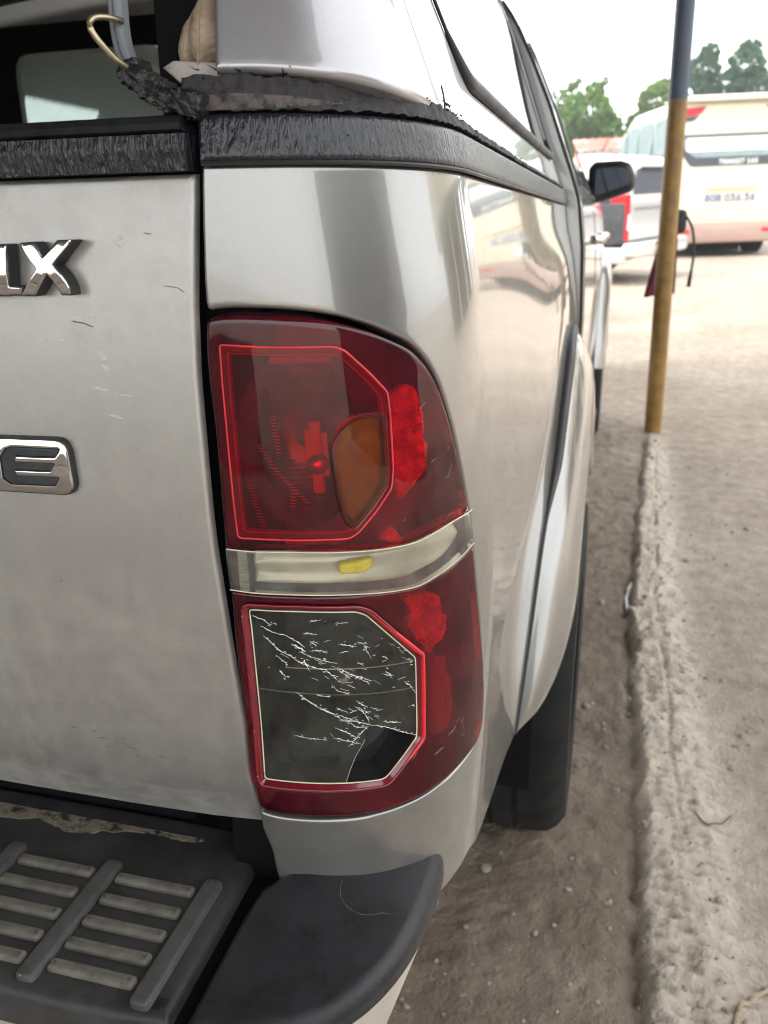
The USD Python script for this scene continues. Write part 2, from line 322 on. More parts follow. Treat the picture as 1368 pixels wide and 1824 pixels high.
def panel(poly, fmap, r=0.002, thick=0.01, h=0.012, hb=0.004, steps=4, n0=0.0, wobble=None):
    """a skin with rounded edges: outline poly (with holes) in two surface coordinates, fmap(u, v, out) -> points; the edge rolls over by r and goes down by thick"""
    poly = orient(big(poly if isinstance(poly, shapely.Geometry) else Polygon(poly).buffer(0)), 1)
    loops = [poly.exterior] + [i for i in poly.interiors]
    rings = []
    for lp in loops:
        pts = resample(np.array(lp.coords)[:-1], hb)
        tg = np.roll(pts, -1, 0) - np.roll(pts, 1, 0)
        tg /= np.linalg.norm(tg, axis=1, keepdims=True) + 1e-15
        rings.append((pts, np.stack([tg[:, 1], -tg[:, 0]], 1)))
    prof = [(r * 1.7 + 0.0002, 0.0)] + [(r * (1 - math.sin(a)), r * (1 - math.cos(a))) for a in np.linspace(0, math.pi / 2, steps + 1)] + [(0.0, thick)]
    inner = [p - n * prof[0][0] for p, n in rings]
    top = Polygon(inner[0], [i for i in inner[1:] if len(i) > 2]).buffer(0)
    x0, y0, x1, y1 = top.bounds
    gx, gy = np.meshgrid(np.arange(x0 + h / 2, x1, h), np.arange(y0 + h / 2, y1, h))
    g = np.stack([gx.ravel() + (np.arange(gx.size) // gx.shape[1] % 2) * h * 0.5, gy.ravel()], 1)
    safe = top.buffer(-0.55 * min(h, 2.5 * hb))
    g = g[shapely.contains_xy(safe, g[:, 0], g[:, 1])] if len(g) else g
    pts = np.vstack(inner + [g])
    tri = Delaunay(pts + 1e-9 * np.random.default_rng(1).standard_normal(pts.shape)).simplices
    c = pts[tri].mean(1)
    tri = tri[shapely.contains_xy(top, c[:, 0], c[:, 1])]
    a, b, cc = pts[tri[:, 0]], pts[tri[:, 1]], pts[tri[:, 2]]
    area = (b[:, 0] - a[:, 0]) * (cc[:, 1] - a[:, 1]) - (b[:, 1] - a[:, 1]) * (cc[:, 0] - a[:, 0])
    tri = tri[np.abs(area) > 1e-13]
    area = area[np.abs(area) > 1e-13]
    tri[area < 0] = tri[area < 0][:, ::-1]
    V, D, Fc = [pts], [np.zeros(len(pts))], [tri]
    base, off = len(pts), 0
    for (p, n), i in zip(rings, inner):
        k, prev = len(p), np.arange(off, off + len(p))
        off += k
        for ins, dep in prof[1:]:
            V.append(p - n * ins); D.append(np.full(k, dep))
            cur = np.arange(base, base + k); base += k
            q = np.stack([prev, cur, np.roll(cur, -1), np.roll(prev, -1)], 1)
            Fc += [q[:, [0, 1, 2]], q[:, [0, 2, 3]]]
            prev = cur
    V, D = np.vstack(V), np.concatenate(D)
    out = n0 - D
    if wobble is not None:
        out = out + wobble(V[:, 0], V[:, 1])
    return trimesh.Trimesh(fmap(V[:, 0], V[:, 1], out), np.vstack(Fc), process=False)


def tube(path, r, sides=8, closed=False, squash=None):
    p = np.asarray(path, float)
    t = (np.roll(p, -1, 0) - np.roll(p, 1, 0)) if closed else np.gradient(p, axis=0)
    t /= np.linalg.norm(t, axis=1, keepdims=True) + 1e-12
    ref = np.array([0.0, 0, 1]) if np.mean(np.abs(t[:, 2])) < 0.8 else np.array([1.0, 0, 0])
    a = np.cross(t, ref)
    bad = np.linalg.norm(a, axis=1) < 1e-3
    a[bad] = np.cross(t[bad], [0.0, 1, 0])
    a /= np.linalg.norm(a, axis=1, keepdims=True)
    b = np.cross(t, a)
    ang = np.arange(sides) * 2 * np.pi / sides
    rr = np.broadcast_to(r, (len(p),))[:, None, None]
    v = p[:, None] + rr * (np.cos(ang)[None, :, None] * a[:, None] + np.sin(ang)[None, :, None] * b[:, None])
    n = len(p)
    i, j = np.meshgrid(np.arange(n if closed else n - 1), np.arange(sides), indexing="ij")
    i2 = (i + 1) % n
    q = np.stack([i * sides + j, i * sides + (j + 1) % sides, i2 * sides + (j + 1) % sides, i2 * sides + j], -1).reshape(-1, 4)
    f = [q[:, [0, 1, 2]], q[:, [0, 2, 3]]]
    v = v.reshape(-1, 3)
    if not closed:
        c0, c1 = len(v), len(v) + 1
        v = np.vstack([v, p[:1], p[-1:]])
        k = np.arange(sides)
        f += [np.stack([np.full(sides, c0), (k + 1) % sides, k], 1), np.stack([np.full(sides, c1), (n - 1) * sides + k, (n - 1) * sides + (k + 1) % sides], 1)]
    mm = trimesh.Trimesh(v, np.vstack(f), process=False)
    if mm.volume < 0:
        mm.invert()
    return mm


def loft(rings, caps=True):
    rings = [np.asarray(r, float) for r in rings]
    k = len(rings[0])
    v = np.vstack(rings)
    i, j = np.meshgrid(np.arange(len(rings) - 1), np.arange(k), indexing="ij")
    q = np.stack([i * k + j, i * k + (j + 1) % k, (i + 1) * k + (j + 1) % k, (i + 1) * k + j], -1).reshape(-1, 4)
    f = [q[:, [0, 1, 2]], q[:, [0, 2, 3]]]
    if caps:
        for o, ring, sgn in ((0, rings[0], 1), ((len(rings) - 1) * k, rings[-1], -1)):
            v = np.vstack([v, ring.mean(0)])
            c, kk = len(v) - 1, np.arange(k)
            t = np.stack([np.full(k, c), o + (kk + 1) % k, o + kk], 1)
            f.append(t if sgn > 0 else t[:, ::-1])
    mm = trimesh.Trimesh(v, np.vstack(f), process=False)
    if mm.volume < 0:
        mm.invert()
    return mm


def grid_mesh(P):
    """P: (n, m, 3) points"""
    n, k = P.shape[:2]
    i, j = np.meshgrid(np.arange(n - 1), np.arange(k - 1), indexing="ij")
    q = np.stack([i * k + j, (i + 1) * k + j, (i + 1) * k + j + 1, i * k + j + 1], -1).reshape(-1, 4)
    return trimesh.Trimesh(P.reshape(-1, 3), np.vstack([q[:, [0, 1, 2]], q[:, [0, 2, 3]]]), process=False)


def rbox(size, center=(0, 0, 0), r=0.01, sub=1):
    s = trimesh.creation.icosphere(sub, r).vertices
    h = np.maximum(np.array(size, float) / 2 - r, 1e-5)
    c = np.array([[x, y, z] for x in (-1, 1) for y in (-1, 1) for z in (-1, 1)]) * h
    mm = trimesh.convex.convex_hull((c[:, None] + s[None]).reshape(-1, 3))
    mm.apply_translation(center)
    return mm


def box(x0, x1, y0, y1, z0, z1):
    return trimesh.creation.box(bounds=[[x0, y0, z0], [x1, y1, z1]])


def cat_mesh(ms):
    return trimesh.util.concatenate(list(ms))


def mirrored(mesh, xc):
    v = np.array(mesh.vertices); v[:, 0] = 2 * xc - v[:, 0]
    return trimesh.Trimesh(v, np.asarray(mesh.faces)[:, ::-1], process=False)


def sst(a, b, x):
    t = np.clip((np.asarray(x, float) - a) / (b - a), 0, 1)
    return t * t * (3 - 2 * t)

# ------------------------------------------------------------------ the near truck: its own frame, X to its right, Y forward, Z up, metres from the eye
# measured outlines (surface coordinates in metres)
G = {
    'lens': [(0.0352, -0.0557), (0.0496, -0.0539), (0.0658, -0.0540), (0.0894, -0.0551), (0.1125, -0.0576), (0.1320, -0.0613), (0.1521, -0.0677), (0.1692, -0.0751), (0.1847, -0.0827), (0.1980, -0.0954), (0.2083, -0.1110), (0.2159, -0.1312), (0.2232, -0.1520), (0.2314, -0.1829), (0.2401, -0.2179), (0.2455, -0.2486), (0.2536, -0.2971), (0.2655, -0.3506), (0.2784, -0.4028), (0.2789, -0.4388), (0.2648, -0.4482), (0.2429, -0.4495), (0.2129, -0.4535), (0.1858, -0.4566), (0.1530, -0.4579), (0.1244, -0.4581), (0.0883, -0.4557), (0.0613, -0.4535), (0.0434, -0.4496), (0.0425, -0.4338), (0.0402, -0.3702), (0.0379, -0.3506), (0.0357, -0.3255), (0.0346, -0.3004), (0.0346, -0.2569), (0.0331, -0.2232), (0.0333, -0.1884), (0.0338, -0.1305), (0.0327, -0.0970), (0.0328, -0.0801)],
    'band_top': [(0.0335, -0.2218), (0.0502, -0.2233), (0.0799, -0.2231), (0.1392, -0.2274), (0.1417, -0.2265), (0.1613, -0.2269), (0.1774, -0.2268), (0.1957, -0.2228), (0.2175, -0.2190), (0.2376, -0.2186), (0.2441, -0.2180)],
    'band_bot': [(0.0341, -0.2542), (0.0504, -0.2562), (0.0776, -0.2568), (0.1222, -0.2592), (0.1263, -0.2595), (0.1498, -0.2617), (0.1599, -0.2622), (0.1771, -0.2632), (0.1943, -0.2592), (0.2160, -0.2549), (0.2402, -0.2485), (0.2471, -0.2471)],
    'octU': [(0.0444, -0.0726), (0.0728, -0.0748), (0.1251, -0.0758), (0.1326, -0.0789), (0.1480, -0.0975), (0.1614, -0.1108), (0.1623, -0.1277), (0.1598, -0.1676), (0.1595, -0.1805), (0.1462, -0.1953), (0.1310, -0.2114), (0.1250, -0.2156), (0.0441, -0.2126), (0.0427, -0.1887), (0.0421, -0.1448), (0.0431, -0.1007)],
    'octL': [(0.0470, -0.2705), (0.0857, -0.2712), (0.1261, -0.2751), (0.1338, -0.2783), (0.1732, -0.3237), (0.1743, -0.3900), (0.1750, -0.3967), (0.1474, -0.4299), (0.0499, -0.4201), (0.0510, -0.3716), (0.0496, -0.3332), (0.0482, -0.2858)],
    'hole': [(0.1340, -0.3752), (0.1465, -0.3799), (0.1750, -0.3977), (0.1491, -0.4234), (0.1164, -0.4182), (0.1223, -0.4017), (0.1273, -0.3929), (0.1314, -0.3861)],
    'octL_in': [(0.1750, -0.3977), (0.1491, -0.4234), (0.1456, -0.4254), (0.1138, -0.4267), (0.1223, -0.4017), (0.1273, -0.3929), (0.1314, -0.3861)],
    'panel_left_up': [(0.0433, 0.0373), (0.0392, 0.0035), (0.0359, -0.0317), (0.0355, -0.0462), (0.0366, -0.0506)],
    'panel_low': [(0.0432, -0.4529), (0.0445, -0.4718), (0.0481, -0.4827), (0.0513, -0.4938), (0.0537, -0.5126)],
    'gapfront': [(1.5485, 0.0418), (1.5348, -0.0472), (1.5347, -0.1465)],
    'edge_low': [(0.2103, -0.5805), (0.2226, -0.5699), (0.2626, -0.5608), (0.3782, -0.6092), (0.5165, -0.6377), (0.6557, -0.6616)],
    'reflR': [(0.1677, -0.1143), (0.1862, -0.1080), (0.1964, -0.1127), (0.1986, -0.1232), (0.2019, -0.1312), (0.2010, -0.1520), (0.2044, -0.1554), (0.2011, -0.1655), (0.2016, -0.1743), (0.1909, -0.1822), (0.1718, -0.1956), (0.1679, -0.1852), (0.1672, -0.1660)],
    'reflL': [(0.1697, -0.2747), (0.1964, -0.2761), (0.2119, -0.2851), (0.2133, -0.2966), (0.2201, -0.3124), (0.2163, -0.3224), (0.2010, -0.3284), (0.1949, -0.3297), (0.1811, -0.3132), (0.1725, -0.2978), (0.1780, -0.2884)],
    'reflS': [(0.1483, -0.2217), (0.1623, -0.2119), (0.1675, -0.2208), (0.1755, -0.2293), (0.1647, -0.2283)],
    'amber': [(0.1191, -0.1427), (0.1294, -0.1290), (0.1452, -0.1251), (0.1611, -0.1272), (0.1700, -0.1387), (0.1678, -0.1567), (0.1727, -0.1757), (0.1711, -0.1906), (0.1524, -0.2061), (0.1353, -0.2211), (0.1206, -0.2174), (0.1152, -0.1809), (0.1172, -0.1533)],
    'yellow': [(0.1153, -0.2357), (0.1414, -0.2356), (0.1411, -0.2346), (0.1406, -0.2425), (0.1286, -0.2450), (0.1143, -0.2436), (0.1158, -0.2437)],
    'glow': [(0.2153, -0.3470), (0.2294, -0.3611), (0.2562, -0.3882), (0.2581, -0.4082), (0.2317, -0.4076), (0.2115, -0.4056), (0.2068, -0.3721)],
    'cracks': [[(0.0494, -0.2748), (0.0583, -0.2794), (0.0636, -0.2828)], [(0.0548, -0.2837), (0.0632, -0.2885), (0.0730, -0.2913), (0.0809, -0.2959), (0.0869, -0.3012)], [(0.0566, -0.2918), (0.0609, -0.2958), (0.0677, -0.3039), (0.0765, -0.3090), (0.0843, -0.3153), (0.0923, -0.3187), (0.1012, -0.3213), (0.1081, -0.3282), (0.1134, -0.3341)], [(0.0771, -0.2985), (0.0841, -0.3027), (0.0867, -0.3049)], [(0.0822, -0.3048), (0.0900, -0.3091), (0.1015, -0.3139), (0.1104, -0.3167)], [(0.0780, -0.3393), (0.0864, -0.3475), (0.0953, -0.3544), (0.1070, -0.3618), (0.1179, -0.3709)], [(0.0666, -0.3213), (0.0718, -0.3281)], [(0.0656, -0.3081), (0.0733, -0.3164)], [(0.1052, -0.3344), (0.1095, -0.3402), (0.1186, -0.3445)], [(0.0930, -0.3423), (0.1038, -0.3456)], [(0.1103, -0.3199), (0.1192, -0.3262), (0.1346, -0.3372)], [(0.1229, -0.3560), (0.1340, -0.3635)], [(0.0952, -0.3547), (0.1072, -0.3610), (0.1195, -0.3671), (0.1336, -0.3742)], [(0.1336, -0.3742), (0.1468, -0.3791), (0.1626, -0.3885), (0.1760, -0.3962)], [(0.1229, -0.3556), (0.1306, -0.3643), (0.1337, -0.3733)], [(0.1051, -0.3823), (0.1159, -0.3863), (0.1270, -0.3909)], [(0.0756, -0.3793), (0.0849, -0.3812), (0.1004, -0.3838)], [(0.1166, -0.3921), (0.1239, -0.3837), (0.1328, -0.3750)], [(0.1101, -0.3669), (0.1226, -0.3694), (0.1328, -0.3737)], [(0.0916, -0.2803), (0.0978, -0.2795), (0.1005, -0.2787)], [(0.0866, -0.2893), (0.0963, -0.2909)], [(0.1102, -0.2824), (0.1200, -0.2829)], [(0.1115, -0.3001), (0.1187, -0.3019), (0.1255, -0.3038)], [(0.1270, -0.2998), (0.1352, -0.3063)], [(0.1315, -0.3057), (0.1368, -0.3161)], [(0.1454, -0.3157), (0.1503, -0.3189)], [(0.1586, -0.3119), (0.1637, -0.3175)], [(0.1615, -0.3196), (0.1711, -0.3267)], [(0.1633, -0.3419), (0.1675, -0.3465), (0.1754, -0.3581)], [(0.1097, -0.3209), (0.1195, -0.3305)], [(0.1187, -0.3261), (0.1362, -0.3354)], [(0.1235, -0.3506), (0.1328, -0.3588)], [(0.1686, -0.3648), (0.1731, -0.3686)], [(0.1085, -0.3554), (0.1176, -0.3608)], [(0.1452, -0.3740), (0.1598, -0.3784)], [(0.1069, -0.3731), (0.1161, -0.3788), (0.1239, -0.3847)], [(0.1133, -0.3654), (0.1225, -0.3741), (0.1320, -0.3767)], [(0.1450, -0.3307), (0.1529, -0.3347), (0.1471, -0.3279)], [(0.0887, -0.3186), (0.0854, -0.3122), (0.0894, -0.3218)], [(0.0915, -0.2977), (0.0950, -0.2994)], [(0.0930, -0.3040), (0.1037, -0.3062)], [(0.1126, -0.3075), (0.1190, -0.3071)]],
    'hl1': [(0.0710, -0.3195), (0.1013, -0.3206), (0.1370, -0.3249), (0.1397, -0.3254), (0.1760, -0.3327)],
    'hl2': [(0.0484, -0.3389), (0.0813, -0.3405), (0.1364, -0.3461), (0.1391, -0.3464), (0.1770, -0.3561)],
    'tg_right': [(-0.2706, 0.0350), (-0.2715, 0.0174), (-0.2729, -0.0005), (-0.2763, -0.0476), (-0.2778, -0.0978), (-0.2767, -0.1949), (-0.2757, -0.2239), (-0.2732, -0.2581), (-0.2706, -0.2993), (-0.2679, -0.3367), (-0.2652, -0.3697), (-0.2650, -0.4192), (-0.2611, -0.4692), (-0.2615, -0.4817)],
    'tg_bot': [(-0.2634, -0.4838), (-0.3120, -0.4912), (-0.3834, -0.4929), (-0.5149, -0.4917)],
    'tg_top': [(-0.4140, 0.0359), (-0.2706, 0.0350)],
    'X': [(-0.3997, -0.0066), (-0.3883, -0.0063), (-0.3826, -0.0169), (-0.3695, -0.0054), (-0.3586, -0.0053), (-0.3750, -0.0210), (-0.3667, -0.0307), (-0.3648, -0.0351), (-0.3649, -0.0401), (-0.3722, -0.0401), (-0.3813, -0.0268), (-0.3931, -0.0413), (-0.4049, -0.0413), (-0.3887, -0.0234), (-0.3945, -0.0151)],
    'U': [(-0.4159, -0.0073), (-0.4112, -0.0071), (-0.4142, -0.0414), (-0.4224, -0.0414)],
    'Ubar': [(-0.4143, -0.0353), (-0.4024, -0.0358), (-0.4060, -0.0409), (-0.4148, -0.0410)],
    'E_plate': [(-0.4426, -0.1470), (-0.3947, -0.1454), (-0.3893, -0.1467), (-0.3860, -0.1528), (-0.3845, -0.1797), (-0.3882, -0.1852), (-0.3943, -0.1869), (-0.4504, -0.1876)],
    'E_dark': [(-0.4345, -0.1526), (-0.3927, -0.1524), (-0.3974, -0.1597), (-0.4326, -0.1622), (-0.4337, -0.1642), (-0.3986, -0.1627), (-0.4027, -0.1703), (-0.4359, -0.1722), (-0.4337, -0.1760), (-0.3969, -0.1738), (-0.4008, -0.1806), (-0.4414, -0.1818), (-0.4454, -0.1754), (-0.4434, -0.1609), (-0.4402, -0.1555)],
    'rail_tg': [(-0.4040, 0.0676), (-0.2683, 0.0672), (-0.2643, 0.0680), (-0.2675, 0.0357), (-0.4100, 0.0362)],
    'can_rear': [(-0.2548, 0.1343), (-0.2553, 0.1159), (-0.2549, 0.0939), (-0.2298, 0.0916), (-0.2038, 0.0895), (-0.1784, 0.0859)],
    'hatch': [(-0.3064, 0.1458), (-0.3080, 0.1340), (-0.3104, 0.1159), (-0.3089, 0.1035), (-0.3007, 0.0904), (-0.2862, 0.0808), (-0.2714, 0.0741), (-0.2595, 0.0703)],
    'loop': [(-0.2960, 0.1215), (-0.3071, 0.1217), (-0.3120, 0.1191), (-0.3126, 0.1151), (-0.3067, 0.1037), (-0.2976, 0.0952)],
    'leaf': [(-0.2671, 0.1404), (-0.2781, 0.1274), (-0.2854, 0.1137), (-0.2865, 0.1042), (-0.2768, 0.1014), (-0.2632, 0.1006), (-0.2575, 0.1072), (-0.2584, 0.1229), (-0.2620, 0.1339)],
    'leaf2': [(-0.2897, 0.1329), (-0.3007, 0.1241), (-0.3054, 0.1082), (-0.2928, 0.1049), (-0.2855, 0.1167), (-0.2822, 0.1292)],
    'ledge': [(-0.3047, 0.1056), (-0.2563, 0.1011), (-0.2578, 0.0884), (-0.2710, 0.0907), (-0.2944, 0.0969)],
    'cwin': [(-1.3897, 0.2678), (-1.3670, 0.3567), (-1.3364, 0.4002), (-1.2893, 0.4045), (-1.1850, 0.3887), (-1.1300, 0.3497), (-1.0638, 0.2800), (-1.0372, 0.2520)],
    'step': [(-0.2835, 0.5842), (-0.2787, 0.5415), (-0.2760, 0.4903), (-0.2778, 0.4443), (-0.2753, 0.3961), (-0.3183, 0.3922), (-0.3641, 0.3908), (-0.4127, 0.3909)],
    'spR': [(-0.3082, 0.5302), (-0.2919, 0.5261), (-0.2977, 0.4019), (-0.3108, 0.3986)],
    'spM': [(-0.4126, 0.5245), (-0.3979, 0.5281), (-0.3896, 0.3934), (-0.4029, 0.3916)],
    'spL': [(-0.5100, 0.5226), (-0.4924, 0.5256), (-0.4850, 0.4820)],
    'ribs': [(-0.4855, 0.5094), (-0.4080, 0.5095), (-0.4835, 0.4844), (-0.4084, 0.4851), (-0.4680, 0.4605), (-0.4063, 0.4609), (-0.4496, 0.4374), (-0.4071, 0.4375), (-0.4336, 0.4172), (-0.4075, 0.4172), (-0.3870, 0.5105), (-0.3115, 0.5112), (-0.3880, 0.4863), (-0.3129, 0.4898), (-0.3880, 0.4618), (-0.3108, 0.4634), (-0.3866, 0.4392), (-0.3118, 0.4413), (-0.3844, 0.4165), (-0.3099, 0.4181)],
    'cap': [(-0.2583, 0.5659), (-0.2352, 0.5716), (-0.2054, 0.5762), (-0.1809, 0.5837), (-0.1559, 0.5978), (-0.1379, 0.6103), (-0.1261, 0.6162), (-0.1202, 0.6132), (-0.1153, 0.5909), (-0.1156, 0.5588), (-0.1231, 0.5274), (-0.1367, 0.4835), (-0.1528, 0.4374), (-0.2771, 0.4115), (-0.2770, 0.4611), (-0.2750, 0.5075), (-0.2690, 0.5423)],
}

TB = np.array([-0.98, 1.53, -1.244])     # the base of the truck: on the ground between the rear wheels
XC = -0.98
M4 = np.eye(4)
M4[:3, :3] = T2W.T
M4[3, :3] = T2W @ TB + [0, 0, EYE]
TRUCK = thing("pickup_truck", "silver pickup with cracked red tail lamp, dirty tailgate and black step bumper in the foreground", "pickup truck", matrix=M4)


def tp(parent, name, mesh, material, smooth=35, label=None, kind=None):
    return part(parent, name, mesh, material, smooth, label, kind, shift=TB)


ZS=np.array([-1.1,-.95,-.80,-.65,-.55,-.45,-.35,-.25,-.15,-.05,.04,.08,.13])
XS=np.array([-.15,-.130,-.113,-.102,-.098,-.095,-.093,-.095,-.101,-.111,-.124,-.128,-.134])
xs=PchipInterpolator(ZS,XS)
X0,YR,YC,NE=-.30,.528,.72,2.5
_ph=np.linspace(0,np.pi/2,2001)
_cx=X0+(-.098-X0)*np.sin(_ph)**(2/NE); _cy=YR+(YC-YR)*(1-np.cos(_ph)**(2/NE))
_al=np.concatenate([[0],np.cumsum(np.hypot(np.diff(_cx),np.diff(_cy)))]); SC=_al[-1]
def body(s,z,n=0.):
    """right bed side: s runs along the plan curve from the tailgate gap round the corner and forward, z is height, n is out along the normal"""
    s,z=np.broadcast_arrays(np.asarray(s,float),np.asarray(z,float))
    def base(s,z):
        ph=np.interp(np.clip(s,0,SC),_al,_ph); xe=xs(z)
        x=X0+(xe-X0)*np.sin(ph)**(2/NE); y=YR+(YC-YR)*(1-np.cos(ph)**(2/NE))
        x=x+np.minimum(s,0); y=y+np.maximum(s-SC,0)
        x=x+.012*sst(.7,1.3,y)*sst(0,-.18,z)+.007*np.exp(-((z+.30-.30*(y-.9))/.10)**2)*sst(.75,1.15,y)*sst(0,-.1,z)
        return np.stack([x,y,z],-1)
    p=base(s,z)
    e=1e-4
    nr=np.cross(base(s+e,z)-base(s-e,z),base(s,z+e)-base(s,z-e)); nr/=np.linalg.norm(nr,axis=-1,keepdims=True)+1e-12
    return p+nr*np.asarray(n,float)[...,None]



def flat_y(Y0, curve=None):
    def f(x, z, out):
        y = Y0 - out + (curve(x, z) if curve else 0)
        return np.stack(np.broadcast_arrays(x, y, z), -1)
    return f


# tailgate
TGR = [tuple(p) for p in G["tg_right"]]
tg_pts = TGR + [(-0.2634, -0.4838), (-0.312, -0.4905), (-0.3834, -0.4925), (-0.98, -0.4925), (-1.577, -0.4925), (-1.648, -0.4905), (-1.6966, -0.4838)] + [(2 * XC - x, z) for x, z in TGR[::-1]]
tg_curve = lambda x, z: 5.0 * np.maximum(0, -0.432 - z) ** 2 + 0.012 * ((z + 0.22) / 0.26) ** 2 - 0.004 + 0.0015 * np.sin(x * 9 + z * 7)
TAILGATE = tp(TRUCK, "tailgate", panel(tg_pts, flat_y(0.5305, tg_curve), r=0.0035, thick=0.007, h=0.02, hb=0.006), "tailgate_paint", label="dusty scuffed silver tailgate with small paint scratches")

# scuffs and chips on the tailgate
rng = np.random.default_rng(5)


def scuff(cx, cz, L, wd, ang, seed):
    r_ = np.random.default_rng(seed)
    t = np.linspace(-1, 1, 13)
    up = wd * (1 - t ** 2) ** 0.7 * (0.6 + 0.6 * r_.random(13)); dn = wd * (1 - t ** 2) ** 0.7 * (0.4 + 0.6 * r_.random(13))
    pts = np.vstack([np.stack([t * L, up], 1), np.stack([t[::-1] * L, -dn[::-1]], 1)[1:-1]])
    c, s = math.cos(ang), math.sin(ang)
    pts = pts @ np.array([[c, s], [-s, c]]) + [cx, cz]
    P = Polygon(pts).buffer(0)
    return panel(P, flat_y(0.5303, tg_curve), r=0.00005, thick=0.0002, h=0.004, hb=0.0008, steps=1)


def pxz(px, py):  # places on the tailgate plane read off as metres
    return px, py


for i, (cx, cz, L, wd, an) in enumerate([(-0.349, -0.055, 0.010, 0.0022, -0.02), (-0.372, -0.058, 0.006, 0.0030, -0.1), (-0.329, -0.074, 0.005, 0.0010, -0.05), (-0.352, -0.083, 0.0050, 0.0035, -0.7), (-0.350, -0.092, 0.0042, 0.0022, -0.6),
                                         (-0.356, -0.107, 0.008, 0.0017, -0.12), (-0.337, -0.111, 0.009, 0.0006, -0.08), (-0.388, -0.073, 0.012, 0.0011, 0.03), (-0.330, -0.006, 0.004, 0.0055, 1.4), (-0.345, -0.127, 0.006, 0.0012, -0.2)]):
    tp(TAILGATE, "scuff", scuff(cx, cz, L, wd, an, i), "scuff_pale")
for i, (cx, cz, L, wd, an) in enumerate([(-0.368, -0.0605, 0.007, 0.0007, -0.16), (-0.360, -0.0625, 0.004, 0.0006, -0.3), (-0.3085, -0.0015, 0.003, 0.0005, -0.15), (-0.293, -0.036, 0.006, 0.0004, -0.12), (-0.286, -0.038, 0.003, 0.0004, -0.6),
                                         (-0.412, -0.262, 0.0012, 0.0007, 0), (-0.382, -0.250, 0.0008, 0.0005, 0), (-0.405, -0.402, 0.003, 0.0008, 0.3), (-0.393, -0.416, 0.0022, 0.0012, -0.2), (-0.378, -0.405, 0.0016, 0.0008, 0.4), (-0.350, -0.413, 0.002, 0.001, 0), (-0.425, -0.401, 0.004, 0.0009, 0.1), (-0.336, -0.425, 0.0018, 0.0008, 0.2), (-0.315, -0.31, 0.0007, 0.0005, 0), (-0.30, -0.2, 0.0006, 0.0004, 0), (-0.33, -0.15, 0.0006, 0.0004, 0), (-0.372, -0.414, 0.006, 0.0014, -0.1), (-0.366, -0.421, 0.003, 0.0016, -0.3), (-0.399, -0.408, 0.007, 0.0010, 0.1), (-0.346, -0.419, 0.004, 0.0012, -0.2), (-0.357, -0.424, 0.0015, 0.001, 0)]):
    tp(TAILGATE, "paint_chip", scuff(cx, cz, L, wd, an, 50 + i), "chip_brown")


# raised badge letters: chrome face on a black body
def prism(poly, y_front, y_back, bev=0.0006, hb=0.0012, dome=0.0):
    zc_ = (poly.bounds[1] + poly.bounds[3]) / 2
    front = panel(poly, flat_y(y_front, lambda x, z: dome * (z - zc_) ** 2), r=bev, thick=y_back - y_front, h=0.006, hb=hb, steps=3)
    return front


def badge(name, poly, label):
    poly = Polygon(poly).buffer(0) if not isinstance(poly, shapely.Geometry) else poly
    b = tp(TRUCK, name, prism(poly, 0.5200, 0.5235, 0.0010, dome=6.0), "chrome", 25, label)
    tp(b, "letter_side", prism(poly.buffer(0.0009).buffer(-0.0003), 0.5222, 0.533, 0.0003), "dark_trim", 25)
    return b


Xo = [(-0.3997, -0.0066), (-0.3883, -0.0060), (-0.3856, -0.0105), (-0.3826, -0.0162), (-0.3765, -0.0108), (-0.3700, -0.0052), (-0.3586, -0.0050), (-0.3665, -0.0125), (-0.3752, -0.0210), (-0.3695, -0.0270), (-0.3665, -0.0320), (-0.3648, -0.0365), (-0.3647, -0.0406), (-0.3722, -0.0406), (-0.3742, -0.0360), (-0.3772, -0.0312), (-0.3813, -0.0266), (-0.3870, -0.0335), (-0.3935, -0.0413), (-0.4049, -0.0413), (-0.3960, -0.0310), (-0.3885, -0.0234), (-0.3930, -0.0175), (-0.3968, -0.0120)]
badge("badge_letter", Xo, "chrome letter X with black sides on tailgate")
Uo = Polygon([(-0.4440, -0.0073), (-0.4350, -0.0073), (-0.4350, -0.0335), (-0.4222, -0.0335), (-0.4170, -0.0073), (-0.4108, -0.0071), (-0.4140, -0.0414), (-0.4400, -0.0414), (-0.4440, -0.036)])
Ubar = Polygon([(-0.4150, -0.0353), (-0.4024, -0.0358), (-0.4050, -0.0409), (-0.4150, -0.0411)])
badge("badge_letter", Uo.union(Ubar), "chrome letter U joined to the next letter by a foot")
plate = smooth_poly([(-0.5205, -0.147), (-0.3960, -0.1450), (-0.3893, -0.1462), (-0.3858, -0.1525), (-0.3843, -0.1800), (-0.3870, -0.1852), (-0.3930, -0.1873), (-0.5205, -0.1885)], 0.0015, 3)
Eo = Polygon([(-0.4445, -0.1605), (-0.4395, -0.1545), (-0.4330, -0.1524), (-0.3922, -0.1522), (-0.3965, -0.1578), (-0.4310, -0.1585), (-0.4325, -0.1640), (-0.3975, -0.1632), (-0.4020, -0.1690), (-0.4335, -0.1698), (-0.4325, -0.1748), (-0.3955, -0.1742), (-0.4000, -0.1802), (-0.4390, -0.1812), (-0.4450, -0.1770)])
pl = Polygon(plate).buffer(0)
EMB = tp(TRUCK, "badge_plate", prism(pl.difference(Eo.buffer(0.0004)), 0.5205, 0.5300, 0.0012, dome=4.0), "chrome", 25, "chrome plate badge with rounded corner on tailgate")
tp(EMB, "plate_side", prism(pl.buffer(0.0010), 0.5238, 0.533, 0.0004), "dark_trim", 25)
tp(EMB, "badge_letter", prism(Eo.buffer(-0.0001), 0.5222, 0.5242, 0.0004), "letter_dark", 25, "dark letter E sunk in the chrome plate")


